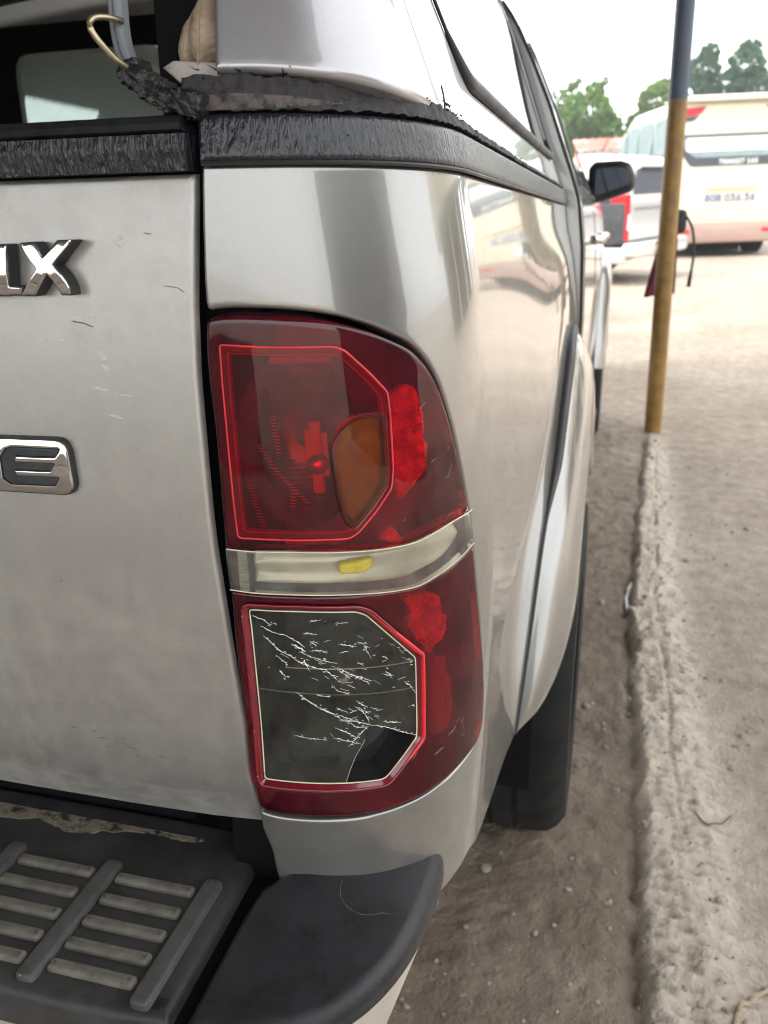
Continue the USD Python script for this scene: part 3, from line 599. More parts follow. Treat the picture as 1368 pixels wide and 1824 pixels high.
# rail cover along the top of the tailgate
def rail_profile(pts, x0, x1, name, material, nx=60):
    p = resample(np.array(pts), 0.002)
    rings = [np.column_stack([np.full(len(p), x), p[:, 0], p[:, 1]]) for x in np.linspace(x0, x1, nx)]
    return tp(TRUCK, name, loft(rings), material, 40)


rail_profile([(0.5235, 0.0362), (0.5215, 0.050), (0.5225, 0.0582), (0.56, 0.0582), (0.575, 0.0362)], -0.2690, 2 * XC + 0.2690, "tailgate_rail_cover", "grained_rail")
rail_profile([(0.5225, 0.0588), (0.5185, 0.0600), (0.5170, 0.0635), (0.5195, 0.0672), (0.526, 0.0690), (0.60, 0.0690), (0.60, 0.0588)], -0.2688, 2 * XC + 0.2688, "tailgate_rail_lip", "black_plastic")

# bed side with the lamp opening
lens_poly = Polygon(smooth_poly([tuple(p) for p in G["lens"]], 0.003, 4)).buffer(0)
AX, AZ = 1.66, -0.87                       # rear axle
S_OF = lambda Y: Y - YC + SC
J = np.array([(1.015, -0.665), (1.06, -0.596), (1.10, -0.545), (1.13, -0.50), (1.165, -0.455), (1.235, -0.40), (1.35, -0.325), (1.48, -0.255), (1.60, -0.205), (1.72, -0.185), (1.83, -0.205), (1.90, -0.26), (1.945, -0.34), (1.955, -0.45)])
arch = [(AX + 0.43 * math.cos(a), AZ + 0.43 * math.sin(a)) for a in np.radians(np.linspace(152, 48, 40))]
outline = ([(0.0433, 0.0395)] + [tuple(p) for p in G["panel_left_up"][1:]] + [(0.030, -0.056), (0.030, -0.452)] + [tuple(p) for p in G["panel_low"]] + [(0.060, -0.545), (0.09, -0.57), (0.17, -0.585), (0.2103, -0.5805), (0.2626, -0.5730), (0.3782, -0.6092), (0.5165, -0.6377), (S_OF(1.05), -0.678)]
           + [(S_OF(y), z) for y, z in arch if y > 1.06 and y < 1.95] + [(S_OF(1.962), -0.30), (S_OF(1.962), 0.0395)])
side_poly = big(Polygon(outline).buffer(0).difference(lens_poly.buffer(0.0042)))
side_poly = big(side_poly.buffer(-0.0015).buffer(0.0015))
BED = tp(TRUCK, "bed_side", panel(side_poly, body, r=0.003, thick=0.018, h=0.012, hb=0.004), "silver_paint", 40, "right bed side panel with mirror-like clear coat")
plain_side = big(Polygon([(0.043, 0.0395), (0.036, -0.05), (0.036, -0.45), (0.055, -0.55)] + outline[-len(arch) - 12:]).buffer(0))
left_side = mirrored(panel(Polygon([p for p in outline if p[0] > 0.031]).buffer(0), body, r=0.003, thick=0.018, h=0.03, hb=0.01), XC)
tp(TRUCK, "bed_side", left_side, "silver_paint", 40)

# rail cover on the bed side
rs = Polygon([(0.0440, 0.0405), (0.0440, 0.069), (S_OF(1.955), 0.069), (S_OF(1.955), 0.0405)])
RAIL = tp(TRUCK, "side_rail_cover", panel(rs, body, r=0.004, thick=0.02, h=0.01, hb=0.006, n0=0.0062, wobble=lambda x, y: -0.13 * (y - 0.0405)), "grained_side_rail", 40)
tp(TRUCK, "side_rail_cover", mirrored(panel(rs, body, r=0.004, thick=0.02, h=0.03, hb=0.02, n0=0.0055), XC), "grained_side_rail", 40)
gs = np.linspace(0.045, S_OF(1.955), 220)
tp(TRUCK, "rail_seal", tube(body(gs, np.full(220, 0.0398), 0.0035), 0.0016, 6), "dark_trim", 40)

# canopy (hard top): surface right side wrapping onto its rear
CX0, CN = -0.2550, 3.0
_cp = np.linspace(0, np.pi / 2, 1501)


def can_side(z):
    u = np.asarray(z, float) - 0.087
    return -0.137 - 0.36 * u - 1.5 * np.maximum(0, u - 0.26) ** 2


CYL = 0.135
_c2x = CX0 + (-0.137 - CX0) * np.sin(_cp) ** (2 / CN); _c2y = CYL * (1 - np.cos(_cp) ** (2 / CN))
_cal = np.concatenate([[0], np.cumsum(np.hypot(np.diff(_c2x), np.diff(_c2y)))]); CSC = _cal[-1]


def canopy(s, z, n=0.0):
    s, z = np.broadcast_arrays(np.asarray(s, float), np.asarray(z, float))
    def base(s, z):
        ph = np.interp(np.clip(s, 0, CSC), _cal, _cp); xe = can_side(z)
        x0 = CX0 + 0.0 * z
        x = x0 + (xe - x0) * np.sin(ph) ** (2 / CN); y = 0.540 + 0.16 * (z - 0.087) + CYL * (1 - np.cos(ph) ** (2 / CN))
        x = x + np.minimum(s, 0)
        return np.stack([x, y + np.maximum(s - CSC, 0), z], -1)
    e = 1e-4
    p = base(s, z)
    nr = np.cross(base(s + e, z) - base(s - e, z), base(s, z + e) - base(s, z - e)); nr /= np.linalg.norm(nr, axis=-1, keepdims=True) + 1e-12
    return p + nr * np.asarray(n, float)[..., None]


CS = lambda Y, z: Y - 0.540 - 0.16 * (z - 0.087) - CYL + CSC
CT = 0.47
low = [(0.0, 0.0935), (0.027, 0.0925), (0.055, 0.0905), (0.09, 0.0875), (0.14, 0.082), (0.20, 0.078), (0.5, 0.0755), (CS(1.93, 0.0755), 0.0755)]
win = [(CS(0.862, 0.128), 0.128), (CS(1.885, 0.128), 0.128), (CS(1.86, 0.40), 0.40), (CS(0.82, 0.40), 0.40), (CS(0.80, 0.30), 0.30), (CS(0.806, 0.20), 0.20)]
can_poly = Polygon(low + [(CS(1.90, CT), CT), (0.0, CT)])
winP = Polygon(smooth_poly(win, 0.012, 3))
CAN = tp(TRUCK, "canopy_shell", panel(can_poly.difference(winP.buffer(0.006)), canopy, r=0.005, thick=0.02, h=0.015, hb=0.006), "canopy_paint", 40, "silver hard top over the load bed")
lip_s = np.linspace(0.002, 0.25, 70)
wv = np.array(winP.exterior.coords)[:-1]
wq_ = resample(wv, 0.01)
tp(CAN, "window_seal", tube(canopy(wq_[:, 0], wq_[:, 1], 0.0012), np.interp(wq_[:, 1], [0.128, 0.135, 0.165], [0.0072, 0.0062, 0.0016]), 8, True), "dark_trim", 40)
tp(CAN, "side_window", panel(winP, canopy, r=0.001, thick=0.003, h=0.03, hb=0.012, n0=-0.001), "canopy_window_glass", 40)
lm = mirrored(panel(can_poly.difference(winP), canopy, r=0.005, thick=0.02, h=0.05, hb=0.015), XC)
LCAN = tp(TRUCK, "canopy_shell", lm, "canopy_paint", 40)
tp(LCAN, "side_window", mirrored(panel(winP, canopy, r=0.001, thick=0.003, h=0.05, hb=0.015, n0=-0.002), XC), "canopy_window_glass", 40)
# grey rear face of the hard top, laid on the shell as far as the corner
ys = np.linspace(0.60, 1.92, 40)
xr = can_side(CT)
xs_roof = np.linspace(xr, 2 * XC - xr, 30)
roofP = np.array([[(x, y, CT + 0.05 * (1 - ((x - XC) / (xr - XC)) ** 2)) for x in xs_roof] for y in ys])
tp(TRUCK, "canopy_roof", grid_mesh(roofP), "silver_paint", 60)
# header over the hatch and the inside of the shell
tp(TRUCK, "canopy_header", rbox((1.30, 0.03, 0.05), (XC, 0.60, 0.475), 0.01), "grey_gelcoat")
inn = [box(2 * XC + 0.185, -0.185, 1.935, 1.95, -0.42, 0.10), box(2 * XC + 0.32, -1.42, 1.935, 1.95, 0.10, 0.46), box(-1.02, -0.32, 1.935, 1.95, 0.10, 0.46), box(-1.42, -1.02, 1.935, 1.95, 0.40, 0.46), box(-1.42, -1.02, 1.935, 1.95, 0.10, 0.17)]
tp(TRUCK, "canopy_front_wall", cat_mesh(inn), "dark_void")
sx = lambda z: can_side(z) - 0.022
zz = np.linspace(0.08, 0.465, 12)
lin = np.array([[(sx(z), y, z) for z in zz] for y in np.linspace(0.72, 1.93, 4)])
tp(TRUCK, "canopy_front_window", panel(Polygon(smooth_poly([(-1.42, 0.17), (-1.02, 0.17), (-1.02, 0.40), (-1.42, 0.40)], 0.02, 3)), flat_y(1.93), r=0.002, thick=0.004, h=0.06, hb=0.02), "fogged_glass")
tp(TRUCK, "bed_floor", box(2 * XC + 0.2, -0.2, 0.56, 1.95, -0.44, -0.42), "dark_void")
tp(TRUCK, "bed_liner", cat_mesh([box(-0.215, -0.20, 0.60, 1.94, -0.43, 0.055), box(2 * XC + 0.20, 2 * XC + 0.215, 0.60, 1.94, -0.43, 0.055), box(2 * XC + 0.27, -0.27, 0.565, 0.585, -0.47, 0.03)]), "dark_void")
for a_ in (-0.267, 2 * XC + 0.267):
    tp(TRUCK, "tailgate_gap_seal", box(a_ - 0.029, a_ + 0.029, 0.556, 0.60, -0.60, 0.068), "dark_void")

# hatch surround: a bent frame with the hinge channel between it and the hard top
hp = np.array([(-0.3085, 0.44), (-0.3080, 0.30), (-0.3080, 0.20), (-0.3085, 0.146), (-0.3095, 0.1159), (-0.3075, 0.1035), (-0.3007, 0.0915), (-0.2880, 0.0820), (-0.2740, 0.0760), (-0.2600, 0.0730)])
hpl = resample(hp, 0.004, False)
for _ in range(4):
    hpl[1:-1] = 0.5 * hpl[1:-1] + 0.25 * (hpl[:-2] + hpl[2:])
hl = LineString(hpl)
frame_poly = hl.buffer(0.0046, cap_style="flat")
tp(TRUCK, "hatch_frame", panel(frame_poly, flat_y(0.522), r=0.003, thick=0.010, h=0.006, hb=0.003), "dull_grey_metal", 40)
tp(TRUCK, "hatch_frame", mirrored(panel(frame_poly, flat_y(0.522), r=0.003, thick=0.05, h=0.01, hb=0.006), XC), "dull_grey_metal", 40)
for a_ in (-0.278, 2 * XC + 0.278):
    tp(TRUCK, "hinge_channel", box(a_ - 0.040, a_ + 0.026, 0.590, 0.596, 0.070, 0.46), "dark_void")
tp(TRUCK, "channel_ledge", panel(Polygon([(-0.2975, 0.1010), (-0.2900, 0.1050), (-0.2535, 0.1012), (-0.2535, 0.089), (-0.270, 0.0870), (-0.285, 0.091)]), flat_y(0.553, lambda x, z: 0.25 * np.maximum(z - 0.092, 0)), r=0.002, thick=0.02, h=0.004, hb=0.002), "dusty_ledge", 40)


def lump(s0, seed):
    def w(x, y):
        P3 = np.stack([x * 130 + s0, y * 130, np.full_like(x, s0)], -1)
        return 0.0048 * (meshkit.fbm(P3, 4, seed) - 0.35) + 0.0022 * np.abs(np.sin(x * 320 + 9 * meshkit.noise(P3 * 0.4, seed + 3) + y * 250))
    return w


seal_line = LineString(hpl[np.searchsorted(-hpl[:, 1], -0.0965):])
ragged = np.array(seal_line.buffer(0.0072).exterior.coords)[:-1]
ragged = resample(ragged, 0.0012)
ragged = ragged + (meshkit.fbm(np.stack([ragged[:, 0] * 300, ragged[:, 1] * 300, ragged[:, 0] * 0], -1), 3, 4)[:, None] - 0.5) * 0.006
tp(TRUCK, "hatch_sealant", panel(Polygon(ragged).buffer(0), flat_y(0.519), r=0.003, thick=0.02, h=0.0011, hb=0.0011, wobble=lump(3.0, 7)), "sealant", 60, "lumpy black sealant smeared on the hatch frame corner")
# sealant between the hard top and the rail
sl = np.linspace(0.034, S_OF(1.90), 900)
zt_ = np.interp(sl, [0.034, 0.06, 0.12, 0.20, 0.35, 0.7, 1.6], [0.0905, 0.0910, 0.0885, 0.083, 0.0765, 0.0745, 0.0745])
rough_ = (meshkit.fbm(np.stack([sl * 130, sl * 0, sl * 0], -1), 4, 2) - 0.5)
rough2 = (meshkit.fbm(np.stack([sl * 190, sl * 0 + 5, sl * 0], -1), 4, 9) - 0.5)
top = np.stack([sl, zt_ + 0.006 * rough_ * np.interp(sl, [0.04, 0.12, 0.2, 0.45, 0.8], [0.6, 1.0, 1.5, 0.8, 0.35])], 1)
bot = np.stack([sl, 0.0705 + 0.0035 * rough2], 1)
bead = Polygon(np.vstack([top, bot[::-1]])).buffer(0)
bz = lambda x, y: 0.0045 * (meshkit.fbm(np.stack([x * 160, y * 160, x * 0], -1), 4, 12) - 0.5) - 0.0035 * np.clip((y - 0.071) / 0.018, 0, 1) ** 0.7
tp(TRUCK, "rail_sealant", panel(bead, body, r=0.0004, thick=0.012, h=0.0022, hb=0.002, n0=0.003, wobble=bz), "sealant_dusty", 60, "ragged black sealant between hard top and rail")
crumb = []
for i in range(85):
    s_ = float(rng.choice([rng.uniform(0.13, 0.32), rng.uniform(0.04, 0.13), rng.uniform(0.3, 0.9)], p=[0.6, 0.2, 0.2]))
    z_ = float(np.interp(s_, sl, zt_)) + rng.normal(0, 0.0022)
    p0 = body(s_, z_, rng.uniform(-0.006, 0.002))
    ln = rng.uniform(0.002, 0.007) * (1.0 if s_ < 0.34 else 0.6)
    dr = rng.normal(0, 1, 3) * [1, 0.6, 0.55]
    dr /= np.linalg.norm(dr)
    bend = rng.normal(0, 0.4, 3)
    t = np.linspace(0, 1, 5)[:, None]
    crumb.append(tube(p0 + ln * (t * dr + t ** 2 * bend), np.linspace(0.0007, 0.0002, 5) * rng.uniform(0.6, 1.5), 4))
tp(TRUCK, "sealant_crumb", cat_mesh(crumb), "sealant", 60, kind="stuff")
hook = [body(0.262, 0.0765, 0.001), body(0.262, 0.083, 0.002), body(0.2605, 0.090, 0.002), body(0.2608, 0.0955, 0.001)]
tp(TRUCK, "sealant_strand", tube(resample(np.array([np.ravel(h_) for h_ in hook]), 0.001, False), 0.0007, 5), "sealant", 60)
dust = big(Polygon([(0.036, 0.0700), (0.045, 0.0790), (0.075, 0.0800), (0.11, 0.0785), (0.15, 0.0745), (0.11, 0.0715), (0.07, 0.0705)]))
tp(TRUCK, "sealant_smear", panel(dust, body, r=0.0002, thick=0.0004, h=0.002, hb=0.0015, n0=0.0037, wobble=bz), "smear_dust", 60)
# bent loop on the hatch frame
lp = np.array([(-0.3040, 0.1218, 0.523), (-0.3065, 0.1222, 0.513), (-0.3105, 0.1210, 0.503), (-0.3125, 0.1180, 0.499), (-0.3122, 0.1140, 0.499), (-0.3085, 0.1070, 0.502), (-0.3040, 0.0995, 0.508), (-0.3010, 0.0955, 0.518), (-0.3005, 0.0945, 0.526)])[:, [0, 2, 1]]
lpp = resample(lp, 0.002, False)
for _ in range(3):
    lpp[1:-1] = 0.5 * lpp[1:-1] + 0.25 * (lpp[:-2] + lpp[2:])
tp(TRUCK, "grab_loop", tube(lpp, 0.0019, 10), "worn_brass", 60)

# ------------------------------------------------------------------ tail lamp
LAMP = tp(TRUCK, "tail_lamp", panel(lens_poly.buffer(0.0005), body, r=0.001, thick=0.004, h=0.012, hb=0.005, n0=-0.046), "lamp_maroon", 40, "right tail lamp, red lens, its lower clear pane cracked with a corner missing")
lring = resample(np.array(lens_poly.exterior.coords)[:-1], 0.005)
wall = np.stack([body(lring[:, 0], lring[:, 1], d) for d in np.linspace(-0.0035, -0.05, 8)])
wall = np.concatenate([wall, wall[:, :1]], 1)
tp(LAMP, "lamp_housing", grid_mesh(wall), "lamp_maroon", 40)
bt, bb = [tuple(p) for p in G["band_top"]], [tuple(p) for p in G["band_bot"]]
bt = [(0.0, bt[0][1])] + bt[:3] + bt[4:] + [(0.30, -0.214)]
bb = [(0.0, bb[0][1])] + bb[:3] + bb[4:] + [(0.30, -0.238)]
bt, bb = resample(bt, 0.004, False), resample(bb, 0.004, False)
for _ in range(5):
    for q_ in (bt, bb):
        q_[1:-1] = 0.5 * q_[1:-1] + 0.25 * (q_[:-2] + q_[2:])
band = big(Polygon(np.vstack([bt, bb[::-1]])).intersection(lens_poly))
upper = big(Polygon(np.vstack([bt, [(0.30, 0.0), (0.0, 0.0)]])).intersection(lens_poly))
lower = big(Polygon(np.vstack([bb, [(0.30, -0.6), (0.0, -0.6)]])).intersection(lens_poly))
octU = Polygon(smooth_poly([(0.0440, -0.0735), (0.0728, -0.0752), (0.1240, -0.0765), (0.1315, -0.0795), (0.1480, -0.0960), (0.1605, -0.1105), (0.1612, -0.1277), (0.1605, -0.1676), (0.1585, -0.1805), (0.1462, -0.1955), (0.1310, -0.2112), (0.1240, -0.2150), (0.0441, -0.2126), (0.0432, -0.1887), (0.0430, -0.1448), (0.0432, -0.1007)], 0.0015, 2))
octL = Polygon(smooth_poly([(0.0475, -0.2705), (0.0857, -0.2714), (0.1261, -0.2745), (0.1338, -0.2783), (0.1735, -0.3237), (0.1748, -0.3900), (0.1746, -0.3975), (0.1474, -0.4270), (0.1440, -0.4280), (0.0500, -0.4205), (0.0500, -0.3716), (0.0492, -0.3332), (0.0482, -0.2858)], 0.0015, 2))
octL = octL.buffer(0)
# lens skins
am = big(Polygon(smooth_poly([(0.1172, -0.150), (0.1240, -0.136), (0.1360, -0.1285), (0.1500, -0.1275), (0.1800, -0.130), (0.1800, -0.2080), (0.1300, -0.2080), (0.1225, -0.2000), (0.1185, -0.178)], 0.002, 4)).buffer(0).intersection(octU.buffer(-0.0060)))
tp(LAMP, "amber_lens", panel(am.buffer(0.0020).intersection(octU.buffer(-0.0040)), body, r=0.0004, thick=0.0012, h=0.006, hb=0.0025, n0=0.0036), "lens_amber", 40)
tp(LAMP, "red_lens", panel(upper.buffer(-0.0002).difference(am), body, r=0.0035, thick=0.008, h=0.008, hb=0.0025, n0=0.003), "lens_red", 40, "upper red lens")
tp(LAMP, "clear_band", panel(band.buffer(-0.0002), body, r=0.0012, thick=0.006, h=0.008, hb=0.0025, n0=0.0032), "lens_clear", 40, "clear strip between the red lenses")
tp(LAMP, "red_lens", panel(lower.buffer(-0.0002).difference(octL.buffer(0.0052)), body, r=0.003, thick=0.008, h=0.008, hb=0.0025, n0=0.003), "lens_red", 40, "lower red lens round the clear pane")
hole = Polygon([(0.1338, -0.3752), (0.1380, -0.3775), (0.1465, -0.3797), (0.1600, -0.3870), (0.1800, -0.3985), (0.1700, -0.4150), (0.1500, -0.4400), (0.1130, -0.4400), (0.1142, -0.4262), (0.1180, -0.4130), (0.1223, -0.4017), (0.1273, -0.3929), (0.1300, -0.3870)])
tp(LAMP, "clear_pane", panel(octL.buffer(0.003).difference(hole), body, r=0.0006, thick=0.0025, h=0.008, hb=0.002, n0=0.0006), "pane_smoked", 40, "cracked clear pane with its lower corner broken out")


def ring3(poly, n, h=0.002):
    q = resample(np.array(poly.exterior.coords)[:-1], h)
    return body(q[:, 0], q[:, 1], n)


def bevel(poly_out, n_out, poly_in, n_in, k=260):
    a = resample(np.array(poly_out.exterior.coords)[:-1], poly_out.exterior.length / k)[:k]
    b = resample(np.array(poly_in.exterior.coords)[:-1], poly_in.exterior.length / k)[:k]
    sh = np.argmin(np.hypot(*(b - a[0]).T)); b = np.roll(b, -sh, 0)
    P = np.stack([body((a * (1 - t) + b * t)[:, 0], (a * (1 - t) + b * t)[:, 1], n_out * (1 - t) + n_in * t) for t in (0, 0.35, 0.7, 1.0)])
    return grid_mesh(np.concatenate([P, P[:, :1]], 1))


octU, octL = orient(octU.buffer(0), 1), orient(octL, 1)
ou2 = orient(octU.buffer(-0.0052, join_style="mitre"), 1)
ol1, ol2 = orient(octL.buffer(0.0052, join_style="mitre"), 1), orient(octL.buffer(0.0012, join_style="mitre"), 1)
tp(LAMP, "lens_rim", bevel(octU, -0.0005, ou2, -0.0045), "deep_red_plastic", 40)
tp(LAMP, "lit_rim_edge", tube(ring3(octU, 0.0026), 0.00085, 6, True), "red_plastic", 60)  # bright red stands in for light piped along the rim
tp(LAMP, "lit_rim_edge", tube(ring3(ou2, 0.0022), 0.0005, 6, True), "red_plastic", 60)
tp(LAMP, "pane_rim", bevel(ol1, 0.0042, ol2, 0.0002), "rim_red", 40)
rbp = resample([(0.1345, -0.2735), (0.1790, -0.3218), (0.1800, -0.3995), (0.1500, -0.4315)], 0.003, False)
tp(LAMP, "pane_rim_edge", tube(body(rbp[:, 0], rbp[:, 1], 0.0034), np.interp(np.linspace(0, 1, len(rbp)), [0, 0.2, 0.8, 1], [0.0003, 0.0018, 0.0018, 0.0004]), 8), "red_plastic", 60)
tp(LAMP, "pane_rim_edge", tube(ring3(ol1, 0.0036), 0.0011, 8, True), "rim_red", 60)
tp(LAMP, "pane_edge_glint", tube(ring3(octL, 0.0012), 0.00055, 6, True), "pale_edge", 60)  # pale tube colours in the light caught by the pane edge
seam = np.stack([np.clip(np.linspace(0.036, 0.246, 150), 0, 1), np.zeros(150)], 1)
for nm_, crv in (("band_edge", bt), ("band_edge", bb)):
    o_ = np.argsort(crv[:, 0]); ss_ = np.linspace(0.0345, 0.2445 if crv is bt else 0.247, 160)
    zz_ = np.interp(ss_, crv[o_, 0], crv[o_, 1])
    tp(LAMP, nm_, tube(body(ss_, zz_, 0.0026), 0.00055, 6), "pale_edge", 60)
# inside the upper half: a ribbed bowl, bulb holder, amber cover and reflectors
th, rr_ = np.meshgrid(np.linspace(0, 2 * np.pi, 121), np.linspace(0.12, 1.0, 60), indexing="ij")
bs, bz_ = 0.094 + 0.050 * rr_ * np.cos(th), -0.146 + 0.064 * rr_ * np.sin(th)
ribs = 0.0010 * (np.sin(bz_ * 2 * np.pi / 0.0036) > 0.2) * (np.abs(rr_ - 0.62) < 0.28)
tp(LAMP, "reflector_bowl", grid_mesh(body(bs, bz_, -0.040 + 0.026 * rr_ ** 2 + ribs)), "lamp_dish", 20)
tp(LAMP, "bulb_holder", cat_mesh([tube(np.array([body(0.106, z_, -0.022) for z_ in np.linspace(-0.185, -0.132, 6)]).reshape(-1, 3), 0.0045, 10), tube(np.array([body(0.1135, z_, -0.020) for z_ in np.linspace(-0.172, -0.140, 6)]).reshape(-1, 3), 0.0022, 8),
                                     tube(np.array([body(0.0995, z_, -0.020) for z_ in np.linspace(-0.166, -0.138, 6)]).reshape(-1, 3), 0.0024, 8)]), "red_plastic", 40)
bl_ = trimesh.creation.icosphere(3, 0.0085); bl_.apply_translation(np.ravel(body(0.1065, -0.163, -0.020)))
tp(LAMP, "bulb", bl_, "chrome_worn", 60)
am_in = octU.buffer(0.004).intersection(Polygon([(0.1195, -0.148), (0.126, -0.134), (0.138, -0.128), (0.19, -0.128), (0.19, -0.207), (0.131, -0.207), (0.1235, -0.199), (0.1200, -0.178)]))
tp(LAMP, "amber_cover", panel(big(am_in), body, r=0.004, thick=0.012, h=0.004, hb=0.0025, n0=-0.0085, steps=4), "amber_plastic", 50)
tp(LAMP, "amber_cover", panel(Point(0.146, -0.150).buffer(0.019), body, r=0.013, thick=0.016, h=0.003, hb=0.0025, n0=-0.0035, steps=6), "amber_plastic", 50)


def facets(amp, per, seed):
    return lambda x, y: amp * (meshkit.noise(np.stack([x / per, y / per, x * 0], -1), seed) - 0.5) + amp * 0.6 * (np.sin(x * 2 * np.pi / 0.0032) * np.sin(y * 2 * np.pi / 0.0032))


def reflector(pts, n, seed, name="red_reflector", amp=0.0023, holes=()):
    P = Polygon(smooth_poly(pts, 0.0015, 1)).buffer(0)
    for hx, hz, hr in holes:
        P = P.difference(Point(hx, hz).buffer(hr, 5))
    tp(LAMP, name, panel(P, body, r=0.0015, thick=0.006, h=0.0014, hb=0.0013, n0=n, wobble=facets(amp, 0.006, seed)), "reflector_red", 20)


reflector(G["reflR"], -0.009, 3)
rh = np.random.default_rng(8)
reflector(G["reflL"], -0.009, 4, holes=[(0.2000 + rh.normal(0, 0.0075), -0.3070 + rh.normal(0, 0.0085), rh.uniform(0.0010, 0.0026)) for _ in range(26)])
reflector(G["reflS"], -0.009, 5)
tp(LAMP, "red_reflector", panel(Polygon(smooth_poly([(0.205, -0.335), (0.222, -0.345), (0.240, -0.375), (0.245, -0.405), (0.235, -0.425), (0.214, -0.425), (0.205, -0.39)], 0.003, 4)), body, r=0.01, thick=0.02, h=0.004, hb=0.003, n0=-0.012), "deep_red_plastic", 40)
for z_ in (-0.0865, -0.2215):
    tp(LAMP, "reflector_bar", panel(Polygon([(0.075, z_ - 0.0025), (0.125, z_ - 0.0025), (0.125, z_ + 0.0025), (0.075, z_ + 0.0025)]), body, r=0.001, thick=0.004, h=0.004, hb=0.002, n0=-0.014), "deep_red_plastic", 30)
sk = [(0.196, -0.2265), (0.216, -0.2225), (0.236, -0.2205), (0.2355, -0.2145), (0.215, -0.2165), (0.196, -0.2215)]
tp(LAMP, "reflector_bar", panel(Polygon(sk), body, r=0.001, thick=0.004, h=0.003, hb=0.002, n0=-0.002), "reflector_red", 30)
# fine ladder marks in the bowl's optic
lad = []
for px_, pz_, dx_, k_ in ((0.0725, -0.125, 0.0002, 12), (0.0600, -0.146, 0.0015, 9), (0.0695, -0.163, 0.0022, 12), (0.0500, -0.176, 0.0006, 14), (0.0840, -0.180, -0.0004, 6)):
    for j_ in range(k_):
        a0, b0 = px_ + dx_ * j_, pz_ - 0.0024 * j_
        lad.append(tube(body(np.array([a0, a0 + 0.0045]), np.array([b0, b0 - 0.0006]), -0.010), 0.00028, 4))
tp(LAMP, "optic_ridge", cat_mesh(lad), "red_plastic", 30, kind="stuff")
# behind the clear band
bandin = band.buffer(-0.0035)
tp(LAMP, "band_reflector", panel(big(bandin.difference(Polygon([(0, -0.1), (0.050, -0.1), (0.050, -0.5), (0, -0.5)]))), body, r=0.004, thick=0.012, h=0.004, hb=0.002, n0=-0.009, wobble=lambda x, y: 0.0014 * np.sin((y + 0.24) * 420)), "band_reflector", 40)
tp(LAMP, "yellow_bulb", panel(Polygon(smooth_poly([(0.1155, -0.2350), (0.1410, -0.2325), (0.1420, -0.2400), (0.1330, -0.2445), (0.1150, -0.2435)], 0.0015, 3)), body, r=0.003, thick=0.006, h=0.002, hb=0.0012, n0=0.0012, wobble=facets(0.0006, 0.002, 6)), "yellow_bulb", 40)
rib = []
for k in range(26):
    z_ = -0.2255 - k * 0.00118
    rib.append(panel(Polygon([(0.0405, z_), (0.0480, z_ - 0.0001), (0.0480, z_ - 0.0007), (0.0405, z_ - 0.0006)]), body, r=0.0002, thick=0.002, h=0.004, hb=0.0008, steps=1, n0=-0.002))
tp(LAMP, "band_rib", cat_mesh(rib), "band_reflector", 30, kind="stuff")
tp(LAMP, "band_divider", tube(np.array([body(0.0492, z_, -0.001) for z_ in np.linspace(-0.2255, -0.256, 5)]).reshape(-1, 3), 0.0006, 5), "lamp_black", 30)
# behind the clear pane
tp(LAMP, "reverse_bowl", panel(octL.buffer(0.002), body, r=0.0005, thick=0.004, h=0.006, hb=0.003, n0=-0.030), "lamp_black", 40)
tp(LAMP, "reverse_housing", bevel(orient(octL.buffer(0.001), 1), -0.0016, orient(octL.buffer(0.002), 1), -0.032), "lamp_black", 40)
dth, drr = np.meshgrid(np.linspace(0, 2 * np.pi, 81), np.linspace(0.1, 1.0, 24), indexing="ij")
tp(LAMP, "reverse_dish", grid_mesh(body(0.113 + 0.052 * drr * np.cos(dth), -0.347 + 0.060 * drr * np.sin(dth), -0.028 + 0.018 * drr ** 2)), "dish_dim", 40)
bl2 = trimesh.creation.icosphere(3, 0.013); bl2.apply_translation(np.ravel(body(0.118, -0.345, -0.026)))
tp(LAMP, "bulb", bl2, "lamp_dish", 60)
tp(LAMP, "pane_ridge", tube(body(np.linspace(0.071, 0.174, 40), np.linspace(-0.3195, -0.3275, 40), -0.0012), 0.0005, 5), "pale_edge", 60)
tp(LAMP, "pane_ridge", tube(body(np.linspace(0.050, 0.174, 40), np.linspace(-0.3390, -0.3515, 40), -0.0012), 0.0005, 5), "crack_dim", 60)
# cracks in the pane: slivers of white fractured plastic
cr = []
rc = np.random.default_rng(17)


def sliver(line, w):
    q = resample(np.array(line), 0.0011, False)
    jit = rc.normal(0, 0.00028, q.shape); q = q + jit
    tg = np.gradient(q, axis=0); tg /= np.linalg.norm(tg, axis=1, keepdims=True) + 1e-12
    nn = np.stack([-tg[:, 1], tg[:, 0]], 1)
    t = np.linspace(0, 1, len(q))
    ww = w * (0.25 + 1.3 * rc.random(len(q)) ** 2) * np.minimum(1, 6 * np.minimum(t, 1 - t) + 0.1)
    hi, lo = q + nn * ww[:, None], q - nn * ww[:, None] * rc.random((len(q), 1))
    return grid_mesh(np.stack([body(lo[:, 0], lo[:, 1], 0.0009), body(q[:, 0], q[:, 1], 0.0014), body(hi[:, 0], hi[:, 1], 0.0010)]))


